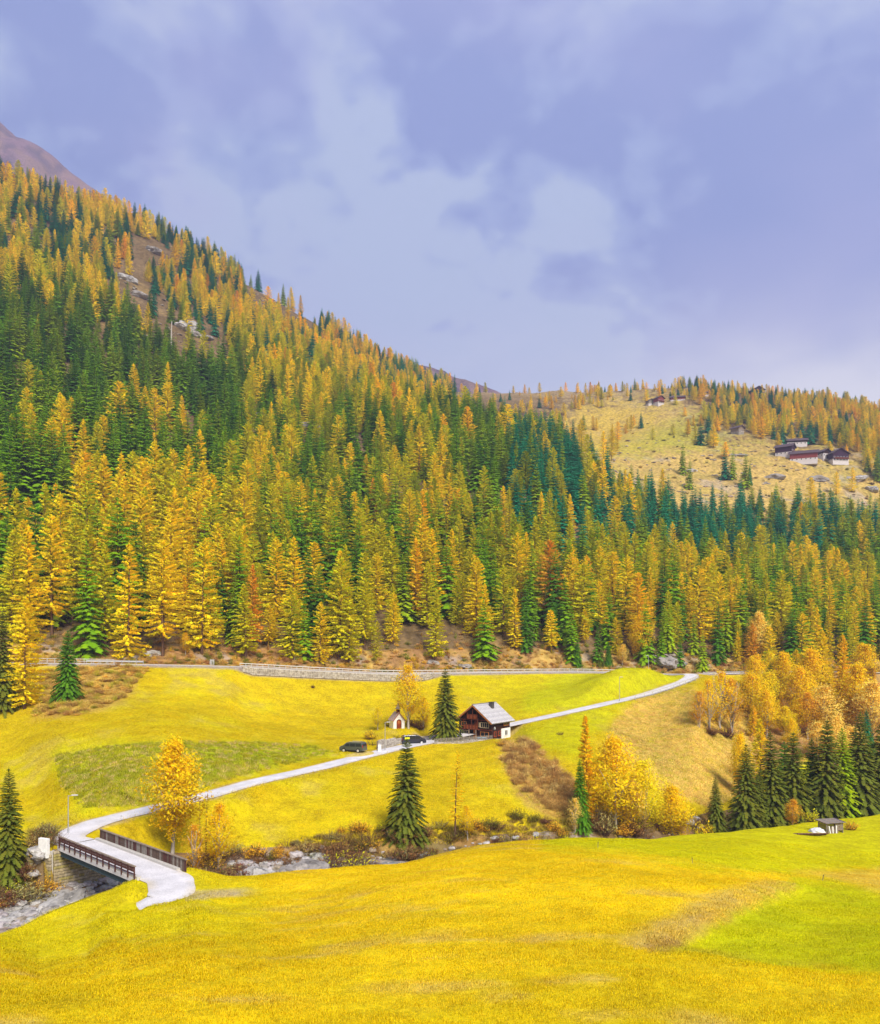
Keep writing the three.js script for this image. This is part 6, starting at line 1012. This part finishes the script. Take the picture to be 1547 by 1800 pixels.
// ───────────────────────── grass ─────────────────────────
{
  const patch = (seed, n, w, hgt, wide) => { const r = rng(seed), s = new Soup(); for (let k = 0; k < n; k++) { const a = r() * 6.28, m = Math.sqrt(r()) * w, x = Math.cos(a) * m, z = Math.sin(a) * m, b = r() * 6.28, h = hgt * (0.4 + r() * 0.9), lean = (r() - 0.5) * 1.3 * h, c = Math.cos(b) * wide, e = Math.sin(b) * wide; s.tri([x - c, -0.04, z - e], [x + c, -0.04, z + e], [x + lean * Math.sin(b), h, z + lean * Math.cos(b)], tone(r, 0.28, 0.1)); } return s.geo(() => [0, 1, 0], 0.92); };
  const lawn = [1, 2, 3].map((k) => patch(700 + k, 150, 0.9, 0.085, 0.014)), rank = [1, 2, 3].map((k) => patch(710 + k, 60, 0.55, 0.5, 0.022));
  const nrm = (x, d) => { const e = 0.6, a = (height(x + e, d) - height(x - e, d)) / (2 * e), b = (height(x, d + e) - height(x, d - e)) / (2 * e); return V(-a, 1, b).normalize(); };
  const at2 = (u, d) => { const x = (u - CX) / F * d; return [x, height(x, d)]; };
  scatter('grass', 'short dry golden grass covering the near meadow', 15000, (r) => { const d = Math.sqrt(lerp(33 * 33, 108 * 108, r())), u = -40 + r() * 1630, p = profile(u); if (d > p.d[3]) return null; const [x, h] = at2(u, d); if (nearRoad(x, -d)[0] < 1.0) return null; return [x, CY + h, -d, 0.8 + r() * 0.5, 0.5 + r() * r() * 1.3, jitter(groundColor(x, d, h, 1).map((v, i) => v * (i < 2 ? 1.6 : 1)), r, 0.13), nrm(x, d)]; }, lawn, white, 41);
  scatter('meadow_grass', 'short yellow grass of the meadows around the farmhouse', 12000, (r) => { const u = -40 + r() * 1420, p = profile(u), d = lerp(p.d[6], p.d[9], r()), [x, h] = at2(u, d); if (nearRoad(x, -d)[0] < 0.8) return null; const i = d < p.d[7] ? 6 : d < p.d[8] ? 7 : 8; return [x, CY + h, -d, 1.2 + r() * 1.2, 0.6 + r() * r() * 1.6, jitter(groundColor(x, d, h, i).map((v, n) => v * (n < 2 ? 1.5 : 1)), r, 0.16), nrm(x, d)]; }, lawn, white, 44);
  scatter('tall_dry_grass', 'long straw coloured grass on the steep slope right of the lane', 7000, (r) => { const [u, py] = within(r() < 0.75 ? 'brush' : 'strawSlope', r), p = seen(u, py, 122), c = r(); return [p.x, p.y, p.z, 0.8 + r() * 0.7, 0.2 + r() * 0.5, jitter(c < 0.72 ? [0.9, 0.66, 0.16] : c < 0.88 ? [0.66, 0.56, 0.04] : [0.72, 0.42, 0.12], r, 0.2), nrm(p.x, -p.z)]; }, rank, white, 42);
  scatter('bank_grass', 'rough tufted grass on the stream banks and the steep green bank', 9000, (r) => { if (r() < 0.45) { const [u, py] = within('bank', r), p = seen(u, py, 104); return [p.x, p.y, p.z, 0.6 + r() * 0.6, 0.25 + r() * 0.5, jitter(r() < 0.6 ? [0.42, 0.42, 0.02] : r() < 0.5 ? [0.6, 0.5, 0.02] : [0.75, 0.56, 0.2], r, 0.25), nrm(p.x, -p.z)]; } const u = -40 + r() * 1600, near = r() < 0.25, d = near ? riverD(u) - 4.5 - r() * 3 : riverD(u) + 5 + r() * 6, [x, h] = at2(u, d); if (nearRoad(x, -d)[0] < 0.8 || h < riverH(u) + 0.7) return null; const [s, t] = onBridge(x, -d); if (s > -5 && s < BRIDGE.len + 2 && Math.abs(t) < 4) return null; return [x, CY + h, -d, 0.6 + r() * 0.6, 0.3 + r() * 0.6, jitter(near ? [0.55, 0.42, 0.02] : r() < 0.5 ? [0.45, 0.3, 0.08] : [0.36, 0.28, 0.03], r, 0.25)]; }, rank, white, 43);
}

// things that would share a label are told apart by their order from left to right
{
  const same = new Map(); for (const o of scene.children) if (o.userData.category && o.userData.label) { const k = o.userData.label; if (!same.has(k)) same.set(k, []); same.get(k).push(o); }
  for (const list of same.values()) if (list.length > 1) {
    list.sort((p, q) => colOf(p.position.x, -p.position.z) - colOf(q.position.x, -q.position.z)); const n = list.length, words = ['first', 'second', 'third', 'fourth', 'fifth', 'sixth'];
    list.forEach((o, i) => { o.userData.label = (n === 2 ? ['left', 'right'][i] : i === 0 ? 'leftmost' : i === n - 1 ? 'rightmost' : n === 3 ? 'middle' : words[Math.min(i, 5)]) + ' ' + o.userData.label; });
  }
}
renderer.render(scene, camera);
